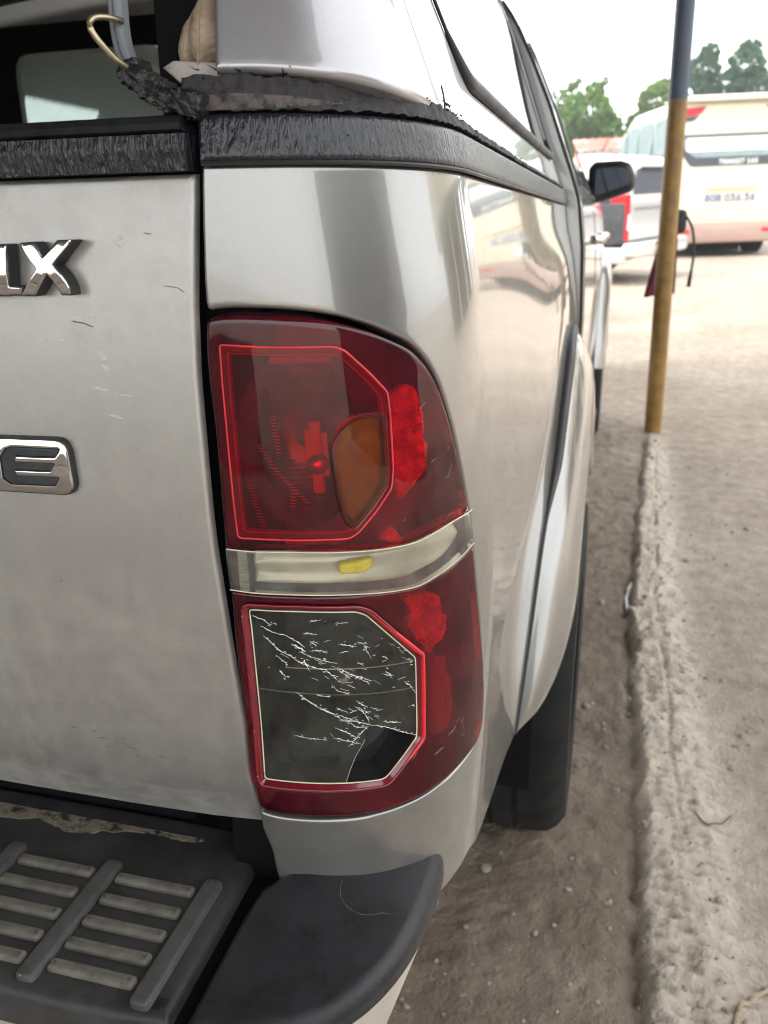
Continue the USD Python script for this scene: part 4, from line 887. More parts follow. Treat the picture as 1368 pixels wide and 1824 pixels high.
pane_now = octL.difference(hole)
for ln_ in G["cracks"]:
    cr.append(sliver(ln_, rc.uniform(0.00028, 0.00058)))
for _ in range(50):
    c_ = [(0.0905, -0.313), (0.082, -0.300), (0.129, -0.367), (0.120, -0.372), (0.105, -0.322), (0.137, -0.300), (0.150, -0.335), (0.115, -0.335)][rc.integers(8)]
    s_, z_ = c_[0] + rc.normal(0, 0.011), c_[1] + rc.normal(0, 0.006)
    a_, l_ = rc.normal(-0.45, 0.35), rc.uniform(0.0015, 0.008)
    ln_ = [(s_, z_), (s_ + l_ * math.cos(a_), z_ + l_ * math.sin(a_))]
    if pane_now.contains(LineString(ln_)):
        cr.append(sliver(ln_, rc.uniform(0.00008, 0.00028)))
he = np.array([(0.1300, -0.3870), (0.1273, -0.3929), (0.1223, -0.4017), (0.1180, -0.4130), (0.1142, -0.4262)])
allpts = np.vstack([resample(np.array(l_), 0.002, False) for l_ in G["cracks"]])
for _ in range(150):
    s_, z_ = allpts[rc.integers(len(allpts))] + rc.normal(0, 0.0012, 2)
    k_ = rc.integers(4, 6); an_ = np.sort(rc.uniform(0, 2 * np.pi, k_)); rr2 = rc.uniform(0.0002, 0.0010, k_)
    pf = np.stack([s_ + rr2 * np.cos(an_) * 2.2, z_ + rr2 * np.sin(an_) * 0.7 - 0.5 * rr2 * np.cos(an_)], 1)
    if pane_now.contains(Point(s_, z_)):
        vv = np.vstack([pf, [[s_, z_]]]); ff = np.array([[k_, i_, (i_ + 1) % k_] for i_ in range(k_)])
        cr.append(trimesh.Trimesh(body(vv[:, 0], vv[:, 1], 0.0012), ff, process=False))
tp(LAMP, "pane_crack", cat_mesh(cr), "crack_white", False, kind="stuff")
tp(LAMP, "broken_edge", tube(body(resample(he, 0.002, False)[:, 0], resample(he, 0.002, False)[:, 1], 0.0008), 0.0003, 5), "crack_dim", 60)
rs_ = np.random.default_rng(31)
sc_ = []
for _ in range(24):
    a0, b0 = rs_.uniform(0.165, 0.235), rs_.choice([rs_.uniform(-0.215, -0.16), rs_.uniform(-0.43, -0.40), rs_.uniform(-0.215, -0.08)])
    an_ = rs_.normal(0.5, 0.25); l_ = rs_.uniform(0.002, 0.010)
    q_ = [(a0, b0), (a0 + l_ * math.cos(an_), b0 + l_ * math.sin(an_))]
    if lens_poly.buffer(-0.004).contains(LineString(q_)):
        sc_.append(tube(body(np.array([q_[0][0], q_[1][0]]), np.array([q_[0][1], q_[1][1]]), 0.0031), rs_.uniform(0.00006, 0.00014), 4))
tp(LAMP, "lens_scratch", cat_mesh(sc_), "crack_dim", 30, kind="stuff")
# simple left lamp
LL = tp(TRUCK, "tail_lamp", mirrored(panel(lens_poly, body, r=0.0035, thick=0.01, h=0.02, hb=0.008, n0=0.003), XC), "deep_red_plastic", 40)

# ------------------------------------------------------------------ wheel-arch flare, wheels
Jn = resample(J, 0.02, False)
for _ in range(3):
    Jn[1:-1] = 0.5 * Jn[1:-1] + 0.25 * (Jn[:-2] + Jn[2:])
nJ = len(Jn)
angO = np.radians(np.linspace(156, 46, nJ))
O = np.stack([AX + 0.425 * np.cos(angO), AZ + 0.425 * np.sin(angO)], 1)
O[:, 1] = np.maximum(O[:, 1], -0.80)
wO = (1 - np.sqrt(1 - np.clip(1 - np.arange(nJ) / 11.0, 0, 1) ** 2))[:, None]
O = O * (1 - wO) + (Jn[0] + [0.006, -0.008]) * wO
ts = np.linspace(0, 1, 26)
fx = np.interp(ts, [0, 0.03, 0.06, 0.14, 0.28, 0.45, 0.62, 0.8, 0.92, 0.98, 1.0], [0.0, 0.10, 0.28, 0.52, 0.78, 0.93, 0.99, 1.0, 0.97, 0.85, 0.55])
bodyX = body(S_OF(Jn[:, 0]), Jn[:, 1], 0.0)[:, 0]
grow = np.sqrt(1 - np.clip(1 - np.arange(nJ) / 12.0, 0, 1) ** 2)
FL = np.array([[(bodyX[i] + (-0.030 - bodyX[i]) * fx[k] * grow[i], *(Jn[i] * (1 - t) + O[i] * t)) for k, t in enumerate(ts)] for i in range(nJ)])
FL = np.concatenate([FL, FL[:, -1:] - np.array([0.05, 0, 0])], 1)
flare = grid_mesh(FL)
tp(TRUCK, "wheel_flare", flare, "silver_paint", 60, "wide moulded flare over the right rear wheel")
tp(TRUCK, "wheel_flare", mirrored(flare, XC), "silver_paint", 60)
gw = sst(0.22, 0.36, np.linspace(0, 1, nJ))
gk = np.stack([bodyX + 0.001 + 0.003 * gw, Jn[:, 0], Jn[:, 1]], 1)
gk[:, 1:] += (0.0005 + 0.0075 * gw[:, None]) * (O - Jn) / np.linalg.norm(O - Jn, axis=1, keepdims=True)
tp(TRUCK, "flare_gasket", tube(gk, np.interp(np.linspace(0, 1, nJ), [0, 0.25, 0.33, 0.55, 0.8, 1], [0.0022, 0.0035, 0.010, 0.013, 0.008, 0.004]), 8), "dark_trim", 60)


def wheel(xo, y, zc, R=0.362, W=0.265, sgn=1):
    """tyre with grooved tread; xo is its outer side, sgn the outward direction"""
    prof = np.array([(0.0, R * 0.62), (0.004, R * 0.66), (-0.008 + 0.014, R * 0.80), (0.004, R * 0.90), (-0.010, R * 0.955), (-0.028, R * 0.99), (-0.045, R), (-0.082, R * 1.003), (-0.084, R * 0.98), (-0.092, R * 0.98), (-0.094, R * 1.004), (-0.130, R * 1.005), (-0.132, R * 0.98), (-0.140, R * 0.98), (-0.142, R * 1.004),
                     (-0.176, R * 1.003), (-0.178, R * 0.98), (-0.186, R * 0.98), (-0.188, R * 1.002), (-W + 0.045, R), (-W + 0.02, R * 0.98), (-W, R * 0.88), (-W + 0.004, R * 0.62)])
    a = np.linspace(0, 2 * np.pi, 97)[:-1]
    rings = []
    for i, t in enumerate(a):
        q = prof.copy()
        tread = (q[:, 1] > R * 0.985) & ((q[:, 0] > -0.083) | (q[:, 0] < -W + 0.08))
        q[tread, 1] -= 0.011 * (i % 4 == 0)
        rings.append(np.stack([xo + sgn * q[:, 0], y + q[:, 1] * np.cos(t), zc + q[:, 1] * np.sin(t)], 1))
    P = np.array(rings + rings[:1])
    return grid_mesh(P)


def disc(x, y, z, r, w):
    c = trimesh.creation.cylinder(r, w, sections=40)
    c.apply_transform(trimesh.transformations.rotation_matrix(np.pi / 2, [0, 1, 0])); c.apply_translation((x, y, z))
    return c


for xo, y, sgn in ((-0.036, AX, 1), (2 * XC + 0.036, AX, -1), (-0.06, AX + 3.085, 1), (2 * XC + 0.06, AX + 3.085, -1)):
    gz = (-EYE + 0.01118 * (xo - 0.13 * sgn) + 0.03846 * y) / 0.9992
    wp = tp(TRUCK, "tyre", wheel(xo, y, gz + 0.36, sgn=sgn), "rubber", 30)
    tp(wp, "rim", disc(xo - sgn * 0.06, y, gz + 0.36, 0.232, 0.07), "bright_silver_paint", 30)
# wheel well and underbody
aw = np.radians(np.linspace(185, -5, 40))
tp(TRUCK, "wheel_well", grid_mesh(np.array([[(x, AX + 0.44 * math.cos(a), AZ + 0.44 * math.sin(a)) for a in aw] for x in (-0.09, -0.25, -0.5)])), "dark_void", 60)
tp(TRUCK, "underbody", cat_mesh([box(2 * XC + 0.35, -0.36, 0.60, 5.0, -0.80, -0.46), box(2 * XC + 0.13, -0.13, 2.0, 4.1, -0.78, -0.50)]), "dark_void")

# ------------------------------------------------------------------ cab, nose, mirror
cz = np.array([-0.80, -0.70, -0.45, -0.20, -0.05, 0.046, 0.10, 0.151, 0.243, 0.327, 0.40, 0.46, 0.51, 0.535, 0.54])
cx = np.array([-0.14, -0.105, -0.080, -0.074, -0.080, -0.092, -0.110, -0.130, -0.165, -0.203, -0.240, -0.285, -0.37, -0.52, -0.98])
cyv = np.array([1.985, 1.99, 2.0, 2.3, 2.8, 3.3, 3.75])


def cab_front(z):     # the windscreen leans back above the bonnet line
    return np.interp(z, [-0.9, 0.06, 0.50, 0.60], [4.05, 4.0, 3.25, 3.1])


cz2 = np.linspace(cz[0], cz[-1], 90); cx2 = np.interp(cz2, cz, cx)
PC = np.array([[(x - (0.006 if t == 0 else 0) - 0.05 * t ** 3 * sst(0.05, 0.3, z), 1.985 + t * (cab_front(z) - 1.985), z) for z, x in zip(cz2, cx2)] for t in np.linspace(0, 1, 80)])
cabr = grid_mesh(PC)
_fc = cabr.vertices[cabr.faces].mean(1)
_in = np.zeros(len(_fc), bool)
for y0_, y1_ in ((2.14, 2.80), (2.90, 3.60)):
    _in |= shapely.contains_xy(Polygon([(y0_ + 0.03, 0.105), (y1_ - 0.03, 0.105), (y1_ - (0.28 if y1_ > 3 else 0.05), 0.38), (y0_ + 0.07, 0.38)]), _fc[:, 1], _fc[:, 2])
cabr.update_faces(~_in)
CAB = tp(TRUCK, "cab_side", cabr, "silver_paint", 50)
tp(TRUCK, "cab_side", mirrored(cabr, XC), "silver_paint", 50)
bk = np.array([(x - 0.004, 1.988, z) for z, x in zip(cz, cx)])
# rear wall of the cab with its own window
rwall = Polygon([(p[0], p[2]) for p in bk] + [(2 * XC - p[0], p[2]) for p in bk[::-1]]).buffer(0)
rwin = Polygon(smooth_poly([(-1.50, 0.14), (-0.46, 0.14), (-0.52, 0.42), (-1.44, 0.42)], 0.02, 3))
tp(TRUCK, "cab_rear_wall", panel(rwall.difference(rwin), flat_y(1.99), r=0.004, thick=0.02, h=0.06, hb=0.02), "silver_paint", 40)
tp(TRUCK, "cab_rear_window", panel(rwin, flat_y(1.995), r=0.001, thick=0.004, h=0.08, hb=0.03), "window_glass", 40)


def cabx(z):
    return np.interp(z, cz, cx)


def cab_win(y0, y1, name):
    pts = Polygon(smooth_poly([(y0, 0.085), (y1, 0.085), (y1 - (0.25 if y1 > 3 else 0.02), 0.40), (y0 + 0.05, 0.40)], 0.015, 3))
    f = lambda y, z, out: np.stack([cabx(z) - 0.05 * ((y - 1.985) / (cab_front(z) - 1.985)) ** 3 * sst(0.05, 0.3, z) + out * 0.93, y, z], -1)
    wmesh = panel(pts, f, r=0.001, thick=0.004, h=0.04, hb=0.02, n0=0.0025)
    tp(CAB, name, wmesh, "canopy_window_glass", 50)
    o = resample(np.array(pts.exterior.coords)[:-1], 0.02)
    tp(CAB, "window_seal", tube(f(o[:, 0], o[:, 1], 0.001), 0.0025, 6, True), "dark_trim", 50)


cab_win(2.14, 2.80, "door_window"); cab_win(2.90, 3.60, "door_window")
# dark line of the cab and bed gap, door edges
tp(TRUCK, "cab_gap", box(2 * XC + 0.16, -0.16, 1.955, 1.985, -0.7, 0.06), "dark_void")
edge_z = np.linspace(-0.62, 0.44, 40)
tp(CAB, "rear_pillar_seal", tube(np.stack([cabx(edge_z) - 0.002, np.full(40, 1.992), edge_z], 1), 0.003, 6), "dark_trim", 50)
for yd in (2.06, 2.86, 3.72):
    tp(CAB, "door_gap", tube(np.stack([cabx(edge_z[:26]) - 0.0035, np.full(26, yd), edge_z[:26]], 1), 0.005, 5), "dark_trim", 50)
for yd in (2.72, 3.45):
    hm = tube(resample([(-0.079, yd - 0.09, -0.045), (-0.060, yd - 0.075, -0.045), (-0.056, yd, -0.045), (-0.060, yd + 0.075, -0.045), (-0.079, yd + 0.09, -0.045)], 0.01, False), 0.013, 8)
    tp(CAB, "door_handle", hm, "chrome_worn", 50)
# mirror
mp_ = Polygon(smooth_poly([(-0.132, 0.070), (-0.135, 0.190), (-0.115, 0.212), (-0.02, 0.214), (0.012, 0.203), (0.030, 0.165), (0.034, 0.130), (0.022, 0.108), (-0.03, 0.090), (-0.10, 0.070)], 0.005, 3))
MIR = tp(TRUCK, "door_mirror", mirrored(mirrored(panel(mp_, lambda x, z, out: np.stack([x, 3.36 - out, z], -1), r=0.03, thick=0.09, h=0.012, hb=0.006, steps=6), 0), 0), "black_plastic", 50, "black door mirror on the right door")
tp(MIR, "mirror_glass", panel(mp_.buffer(-0.024), lambda x, z, out: np.stack([x, 3.348 - out - 0.22 * (x + 0.05) * 0.2, z], -1), r=0.002, thick=0.004, h=0.02, hb=0.006, n0=-0.002), "mirror_dark", 50)
tp(MIR, "mirror_arm", rbox((0.10, 0.08, 0.045), (-0.155, 3.40, 0.095), 0.015), "black_plastic", 50)
# bonnet, windscreen, nose wings
tp(TRUCK, "windscreen", grid_mesh(np.array([[(XC + u * (0.76 - 0.12 * w), 4.0 - 0.75 * w - 0.0 + 0.06 * (1 - u * u), 0.06 + 0.44 * w) for u in np.linspace(-1, 1, 12)] for w in np.linspace(0, 1, 6)])), "window_glass", 60)
tp(TRUCK, "bonnet", grid_mesh(np.array([[(XC + u * 0.80, y, 0.06 - 0.03 * u ** 2 - 0.10 * ((y - 4.0) / 1.3) ** 2) for u in np.linspace(-1, 1, 12)] for y in np.linspace(4.0, 5.35, 8)])), "silver_paint", 60)
for sg in (1, -1):
    xw = -0.085 if sg > 0 else 2 * XC + 0.085
    q = Polygon([(4.0, 0.04), (5.3, -0.05), (5.35, -0.60), (5.07, -0.60)] + [(4.615 + 0.45 * math.cos(a), -0.74 + 0.45 * math.sin(a)) for a in np.radians(np.linspace(18, 162, 20))] + [(4.05, -0.75)])
    tp(TRUCK, "front_wing", panel(q, lambda y, z, out, xw=xw, sg=sg: np.stack([xw + sg * (out - 0.05 * (y - 4) ** 2 / 1.7 - 0.65 * np.maximum(z + 0.12, 0)), y, z], -1), r=0.004, thick=0.02, h=0.06, hb=0.03), "silver_paint", 40)
    fr = np.radians(np.linspace(170, 8, 40))
    P = np.array([[(xw + sg * b, 4.615 + r_ * math.cos(a), -0.74 + r_ * math.sin(a)) for r_, b in ((0.60, 0.0), (0.585, 0.02), (0.54, 0.042), (0.48, 0.05), (0.44, 0.045), (0.43, -0.03))] for a in fr])
    tp(TRUCK, "wheel_flare", grid_mesh(P), "silver_paint", 60)
tp(TRUCK, "front_bumper", rbox((1.74, 0.22, 0.34), (XC, 5.40, -0.50), 0.06), "silver_paint", 40)
tp(TRUCK, "side_step", rbox((0.12, 1.9, 0.05), (-0.12, 3.0, -0.82), 0.02), "black_plastic", 40)

# ------------------------------------------------------------------ rear bumper: ribbed step, end cap, silver lower part
flat_z = lambda Z0, slope=0.0: (lambda x, y, out: np.stack(np.broadcast_arrays(x, y, Z0 + out + slope * (y - 0.5)), -1))
st_r = [(-0.2790, 0.600), (-0.2775, 0.545), (-0.2765, 0.490), (-0.2765, 0.44), (-0.2760, 0.396)]
step_poly = Polygon(st_r + [(-0.3183, 0.3922), (-0.3641, 0.3908), (-0.98, 0.3890), (2 * XC + 0.3641, 0.3908), (2 * XC + 0.3183, 0.3922)] + [(2 * XC - x, y) for x, y in st_r[::-1]])
STEP = tp(TRUCK, "bumper_step", panel(step_poly, flat_z(-0.535), r=0.010, thick=0.035, h=0.02, hb=0.006, steps=5), "step_plastic", 40, "black plastic bumper step with raised ribs, dusty at the back")


def raised(poly, hgt, r, name, parent=STEP, mt="step_plastic", label=None):
    return tp(parent, name, panel(poly, flat_z(-0.535 + hgt), r=r, thick=hgt + 0.004, h=0.006, hb=0.002, steps=4), mt, 40, label)


spx = [-0.3015, -0.3985, -0.4970, -0.5955]
for x in spx:
    sp = Polygon(smooth_poly([(x - 0.0085, 0.527), (x + 0.0085, 0.527), (x + 0.0085, 0.399), (x - 0.0085, 0.399)], 0.002, 5))
    raised(sp, 0.0062, 0.0035, "tread_spine", mt="step_worn2")
    for y in (0.5225, 0.4045) if x != -0.3015 else (0.5225,):
        tp(STEP, "worn_patch", panel(Polygon(smooth_poly([(x - 0.0045, y - 0.005), (x + 0.0045, y - 0.0042), (x + 0.004, y + 0.003), (x - 0.004, y + 0.0035)], 0.001, 2)), flat_z(-0.5300), r=0.0003, thick=0.0008, h=0.003, hb=0.001, steps=1), "dusty_ledge", 30)
ry = [0.5105, 0.4860, 0.4618, 0.4385, 0.4168]
for a_, b_ in zip(spx[1:], spx[:-1]):
    for k, y in enumerate(ry):
        rb = Polygon(smooth_poly([(a_ + 0.0105, y - 0.0054), (b_ - 0.0125, y - 0.0054), (b_ - 0.0125, y + 0.0054), (a_ + 0.0105, y + 0.0054)], 0.0015, 4))
        raised(rb, 0.0048, 0.0032, "tread_rib", mt="step_worn")
# dust at the back of the step, under the tailgate
dd = [(x_, 0.556 + 0.022 * (1 - np.clip((-0.315 - x_) / 0.16, 0, 1)) + 0.012 * float(meshkit.fbm(np.array([x_ * 60, 0, 0]), 4, 5)) - 0.01 * abs(math.sin(x_ * 31))) for x_ in np.linspace(-0.62, -0.315, 90)]
tp(STEP, "dust_line", panel(Polygon(dd + [(-0.315, 0.575), (-0.62, 0.575)]).buffer(0), flat_z(-0.5345), r=0.0003, thick=0.0008, h=0.006, hb=0.0025, steps=1, wobble=lambda x, y: 0.0005 * meshkit.noise(np.stack([x * 300, y * 300, x * 0], -1))), "patchy_dust", 30)
# end cap, right
_bq = np.linspace(0, np.pi / 2, 60)
skin = np.stack([-0.2640 + (-0.1150 + 0.2640) * np.sin(_bq) ** (2 / 2.5), 0.387 + 0.208 * (1 - np.cos(_bq) ** (2 / 2.5))], 1)
cap_pts = [(-0.2555, 0.516), (-0.2425, 0.535), (-0.2300, 0.560), (-0.190, 0.585), (-0.165, 0.600), (-0.140, 0.612), (-0.125, 0.616), (-0.1165, 0.610)] + [tuple(p) for p in skin[::-1]] + [(-0.2640, 0.41), (-0.2630, 0.45), (-0.2610, 0.485)]
cap_poly = Polygon(smooth_poly(cap_pts, 0.004, 2)).buffer(0)


def cap_map(x, y, out):
    back = np.interp(x, [-0.25, -0.22, -0.194, -0.172, -0.149, -0.133, -0.122, -0.115], [-0.5155, -0.5152, -0.5185, -0.522, -0.5245, -0.5275, -0.5305, -0.533])
    z = back + out - 0.055 * np.maximum(0.535 - y, 0) - 0.010 * sst(-0.250, -0.263, x)
    return np.stack(np.broadcast_arrays(x, y, z), -1)


CAP = tp(TRUCK, "bumper_end_cap", panel(cap_poly, cap_map, r=0.012, thick=0.020, h=0.006, hb=0.0035, steps=8), "black_plastic", 50, "black plastic end cap of the rear bumper with an upturned tip")
cc = np.array([(-0.191, 0.541), (-0.189, 0.528), (-0.182, 0.518), (-0.172, 0.513), (-0.160, 0.514), (-0.150, 0.520), (-0.142, 0.522)])
tp(CAP, "scratch_line", tube(np.array([cap_map(np.array(a), np.array(b), np.array(0.0002)) for a, b in resample(cc, 0.002, False) + rng.normal(0, 0.0005, (len(resample(cc, 0.002, False)), 2))]), 0.00028, 4), "smear_dust", 40)
tp(TRUCK, "bumper_end_cap", mirrored(panel(cap_poly, cap_map, r=0.020, thick=0.040, h=0.015, hb=0.008, steps=5), XC), "black_plastic", 50)
tp(TRUCK, "bumper_gap", box(-0.2785, -0.2570, 0.3925, 0.60, -0.70, -0.546), "dark_void")
lo = [(XC, 0.405), (-0.40, 0.405)] + [tuple(p + [-0.0012, 0.0016]) for p in skin] + [(-0.122, 0.66), (-0.16, 0.66), (-0.30, 0.50), (XC, 0.47)]
lo = Polygon(lo + [(2 * XC - x, y) for x, y in lo[::-1][1:-1]]).buffer(0)
tp(TRUCK, "lower_bumper", panel(lo, lambda x, y, out: np.stack([x + 0.45 * np.maximum(-0.625 - (-0.5515 + out), 0) * np.clip((XC - x) / 0.5, -1, 1), y + 0.35 * np.maximum(-0.625 - (-0.5515 + out), 0), -0.5515 + out], -1), r=0.003, thick=0.20, h=0.02, hb=0.006), "bumper_silver", 40, "dusty silver lower part of the rear bumper")

# ------------------------------------------------------------------ ground: one sheet out to the horizon, finely shaped near the camera
def spaced(a, b, step):
    return np.arange(a, b, step)


gxs = np.concatenate([-np.geomspace(600, 3.2, 26), spaced(-3.0, -0.6, 0.06), spaced(-0.6, -0.05, 0.0085), spaced(-0.05, 0.40, 0.0048), spaced(0.40, 0.9, 0.0085), spaced(0.9, 4.0, 0.05), np.geomspace(4.1, 600, 30)])
gys = np.concatenate([-np.geomspace(600, 3.2, 24), spaced(-3.0, 0.7, 0.1), spaced(0.7, 2.4, 0.0052), spaced(2.4, 2.6, 0.0075), spaced(2.6, 5.2, 0.014), spaced(5.2, 9, 0.05), spaced(9, 24, 0.2), np.geomspace(24.5, 700, 30)])
GX, GY = np.meshgrid(gxs, gys, indexing="ij")
RY = np.array([0.6, 1.08, 1.5, 2.0, 2.5, 3.3, 4.0, 4.6, 5.0])
RL = np.array([0.115, 0.100, 0.100, 0.092, 0.085, 0.118, 0.150, 0.185, 0.20])
RR = np.array([0.275, 0.268, 0.262, 0.252, 0.238, 0.245, 0.255, 0.270, 0.28])


def ground_z(x, y):
    P = lambda f, o=0.0: np.stack([x * f + o, y * f, x * 0 + 0.37 * f], -1)
    near = 1 - sst(9, 16, np.hypot(x, y))
    l = np.interp(y, RY, RL) + 0.045 * (meshkit.fbm(P(17), 5, 3) - 0.5); r = np.interp(y, RY, RR) + 0.022 * (meshkit.fbm(P(9), 3, 5) - 0.5)
    on = sst(0.5, 0.9, y) * (1 - sst(4.3, 4.95, y))
    crest = np.clip((x - l) / (r - l), 0, 1)
    h = 0.028 + 0.012 * (meshkit.fbm(P(5), 2, 8) - 0.5)
    ridge = h * (0.45 + 0.85 * meshkit.fbm(P(4.2), 2, 61)) * sst(-0.006, 0.030, x - l) * (1 - sst(-0.05, 0.03, x - r)) * (0.75 + 0.5 * (1 - crest))
    tread = 0.007 * np.sin(y * 2 * np.pi / 0.030 + 5 * meshkit.fbm(P(16), 2, 2) + 7 * (x - l)) * meshkit.fbm(P(7), 2, 31) + 0.025 * (meshkit.fbm(np.stack([x * 30, y * 66, x * 0], -1), 4, 77) - 0.5) * sst(0.35, 0.6, meshkit.fbm(P(4), 2, 78))
    lumps = 0.026 * (meshkit.fbm(P(38), 4, 17) - 0.5)
    crack = -0.016 * np.exp(-((x - l + 0.008) / (0.007 + 0.008 * meshkit.noise(P(20), 6))) ** 2) * sst(0.42, 0.6, meshkit.fbm(P(13), 2, 12))
    side2 = np.interp(y, RY, 0.42 * RL + 0.58 * RR) + 0.03 * (meshkit.fbm(P(6), 3, 25) - 0.5)
    crack2 = -0.006 * np.exp(-((x - side2) / 0.005) ** 2) * sst(0.5, 0.62, meshkit.fbm(P(5), 2, 14))
    rid = on * (ridge + (tread + lumps) * sst(0.0, 0.03, x - l) * (1 - sst(-0.02, 0.06, x - r)) + crack + crack2)
    left = 1 - sst(-0.02, 0.05, x - l)
    soil = left * (0.034 * (meshkit.fbm(P(5.5), 5, 40) - 0.5) + 0.017 * (meshkit.fbm(P(30), 4, 41) - 0.5)) + (1 - left) * (0.014 * (meshkit.fbm(P(3.5), 4, 42) - 0.5) + 0.0035 * (meshkit.fbm(P(40), 4, 43) - 0.5))
    wheelmark = 0.0
    far = 0.03 * (meshkit.fbm(P(0.55), 4, 50) - 0.5) * sst(4, 8, np.hypot(x, y))
    return near * (rid + soil * (1 - 0.6 * sst(3.5, 7, y))) + far


GZ = ground_z(GX, GY)
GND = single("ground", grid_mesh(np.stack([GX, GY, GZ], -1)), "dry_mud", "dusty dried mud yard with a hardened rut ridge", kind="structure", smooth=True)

_l, _r = np.interp(GY, RY, RL), np.interp(GY, RY, RR)
dry = sst(0.5, 0.9, GY) * (1 - sst(4.3, 5.2, GY)) * sst(-0.01, 0.03, GX - _l) * (1 - 0.75 * sst(-0.01, 0.10, GX - _r)) * (1 - sst(0.7, 1.6, GX))
dry = np.clip(1.5 * dry, 0, 1.5) + 0.55 * sst(4.5, 14.0, np.hypot(GX, GY))  # ridge is dry mud; far ground paler, its sunlit brightness in the colour
UsdGeom.PrimvarsAPI(stage.GetPrimAtPath(GND)).CreatePrimvar("dry", Sdf.ValueTypeNames.FloatArray, "vertex").Set(Vt.FloatArray.FromNumpy(dry.ravel().astype(np.float32)))

dark_soil = sst(0.4, 0.8, GY) * (1 - sst(2.0, 4.5, GY)) * (1 - sst(-0.03, 0.02, GX - _l)) * 1.25  # darker brown soil left of the ridge, near the truck
UsdGeom.PrimvarsAPI(stage.GetPrimAtPath(GND)).CreatePrimvar("dark_soil", Sdf.ValueTypeNames.FloatArray, "vertex").Set(Vt.FloatArray.FromNumpy(dark_soil.ravel().astype(np.float32)))

# loose pebbles, one sheet of gravel nobody could count
rp = np.random.default_rng(23)
pb = []
base_ico = trimesh.creation.icosphere(1, 1.0)
for i in range(900):
    y = 0.95 + 3.6 * rp.random() ** 1.6
    x = rp.uniform(-0.35, 0.75) if rp.random() < 0.7 else rp.uniform(0.04, 0.26)
    r_ = rp.choice([0.0016, 0.003, 0.005, 0.009], p=[0.4, 0.35, 0.2, 0.05]) * rp.uniform(0.8, 1.3)
    v = base_ico.vertices * r_ * (1 + 0.35 * (rp.random((len(base_ico.vertices), 1)) - 0.5)) * [1, rp.uniform(0.7, 1.2), rp.uniform(0.5, 0.9)]
    z = float(ground_z(np.array([x]), np.array([y]))[0])
    pb.append(trimesh.Trimesh(v + [x, y, z + r_ * 0.25], base_ico.faces, process=False))
single("gravel", cat_mesh(pb), "pebble", "scattered small pebbles on the mud", "gravel", kind="stuff")


def on_ground(pts, lift=0.003):
    p = np.array(pts, float)
    return np.column_stack([p[:, 0], p[:, 1], ground_z(p[:, 0], p[:, 1]) + lift + (p[:, 2] if p.shape[1] > 2 else 0)])


tw = resample([(0.222, 1.585), (0.25, 1.570), (0.275, 1.585), (0.305, 1.622)], 0.006, False)
single("twig", tube(on_ground(tw, 0.004), np.linspace(0.0022, 0.0013, len(tw)), 6), "twig_brown", "thin dark curved twig lying right of the mud ridge", "twig")
st1 = resample([(0.250, 1.085), (0.262, 1.125), (0.285, 1.150), (0.315, 1.178), (0.36, 1.20)], 0.006, False)
single("dry_straw", tube(on_ground(st1, 0.008), np.linspace(0.004, 0.003, len(st1)), 6), "dry_straw", "pale dry bent stalk at the lower right corner", "stalk")
st2 = resample([(0.098, 2.76), (0.082, 2.66), (0.086, 2.58), (0.104, 2.50)], 0.01, False)
single("plastic_strip", tube(on_ground(st2, 0.012), 0.0055, 6), "pale_strip", "short pale strip caught in the left edge of the mud ridge", "strip")

# ------------------------------------------------------------------ pole; unseen shelter roof, walls and board added for their shade
POLE = thing("shelter_pole", "round steel pole painted mustard yellow below and blue grey above, right of the truck", "pole", (0.225, 4.79, 0))
zc1 = np.linspace(-0.1, 1.68, 30)
part(POLE, "yellow_shaft", tube(np.stack([0.001 * np.sin(zc1 * 3), 0 * zc1, zc1], 1), 0.046, 28), "pole_yellow", 40)
part(POLE, "blue_shaft", tube(np.stack([0 * zc1[:2], 0 * zc1[:2], np.array([1.68, 3.4])], 1), 0.0463, 28), "pole_blue", 40)
SH = thing("unseen_shelter_roof", "unseen sheet roof of the shelter above the truck, shaped for its shade", "roof", (0, 0, 3.4))  # unseen roof, its reach shaped to shade truck and near ground
wx = np.arange(-9.0, 1.5, 0.04)
part(SH, "roof_sheet", grid_mesh(np.array([[(x, y, 0.05 + 0.012 * math.sin(x * 2 * math.pi / 0.16) - 0.0 * y) for x in wx] for y in (-5.0, -2, 0, 3, 5.6)])), "roof_sheet", 50)
for y in (-4.6, -1.5, 1.8, 4.79):
    part(SH, "beam", box(-9, 1.4, y - 0.05, y + 0.05, -0.10, 0.03), "pole_blue")
WALL = thing("added_dark_board", "unseen dark board added at the right to darken the paint reflections", "hoarding", (4.6, -1.7, 0), 88)  # unseen board, put in to give the truck corner its dark reflection
WB = thing("back_wall", "unseen pale wall added behind the truck to dim the near light", "wall", (-5.0, -4.6, 0))  # unseen wall, added to dim light from behind
part(WB, "added_blockwork", box(-4.5, 4.6, -0.1, 0.1, -0.2, 0.85), "pale_wall")
WL = thing("added_side_wall", "unseen pale wall added on the left to dim the near light", "wall", (-6.0, 0.5, 0))  # unseen wall, added to hold back light from the left
part(WL, "added_blockwork", box(-0.1, 0.1, -5.0, 5.0, -0.2, 3.3), "pale_wall")
part(WALL, "board", box(-2.6, 2.6, -0.05, 0.05, -0.2, 2.6), "added_board_dark")

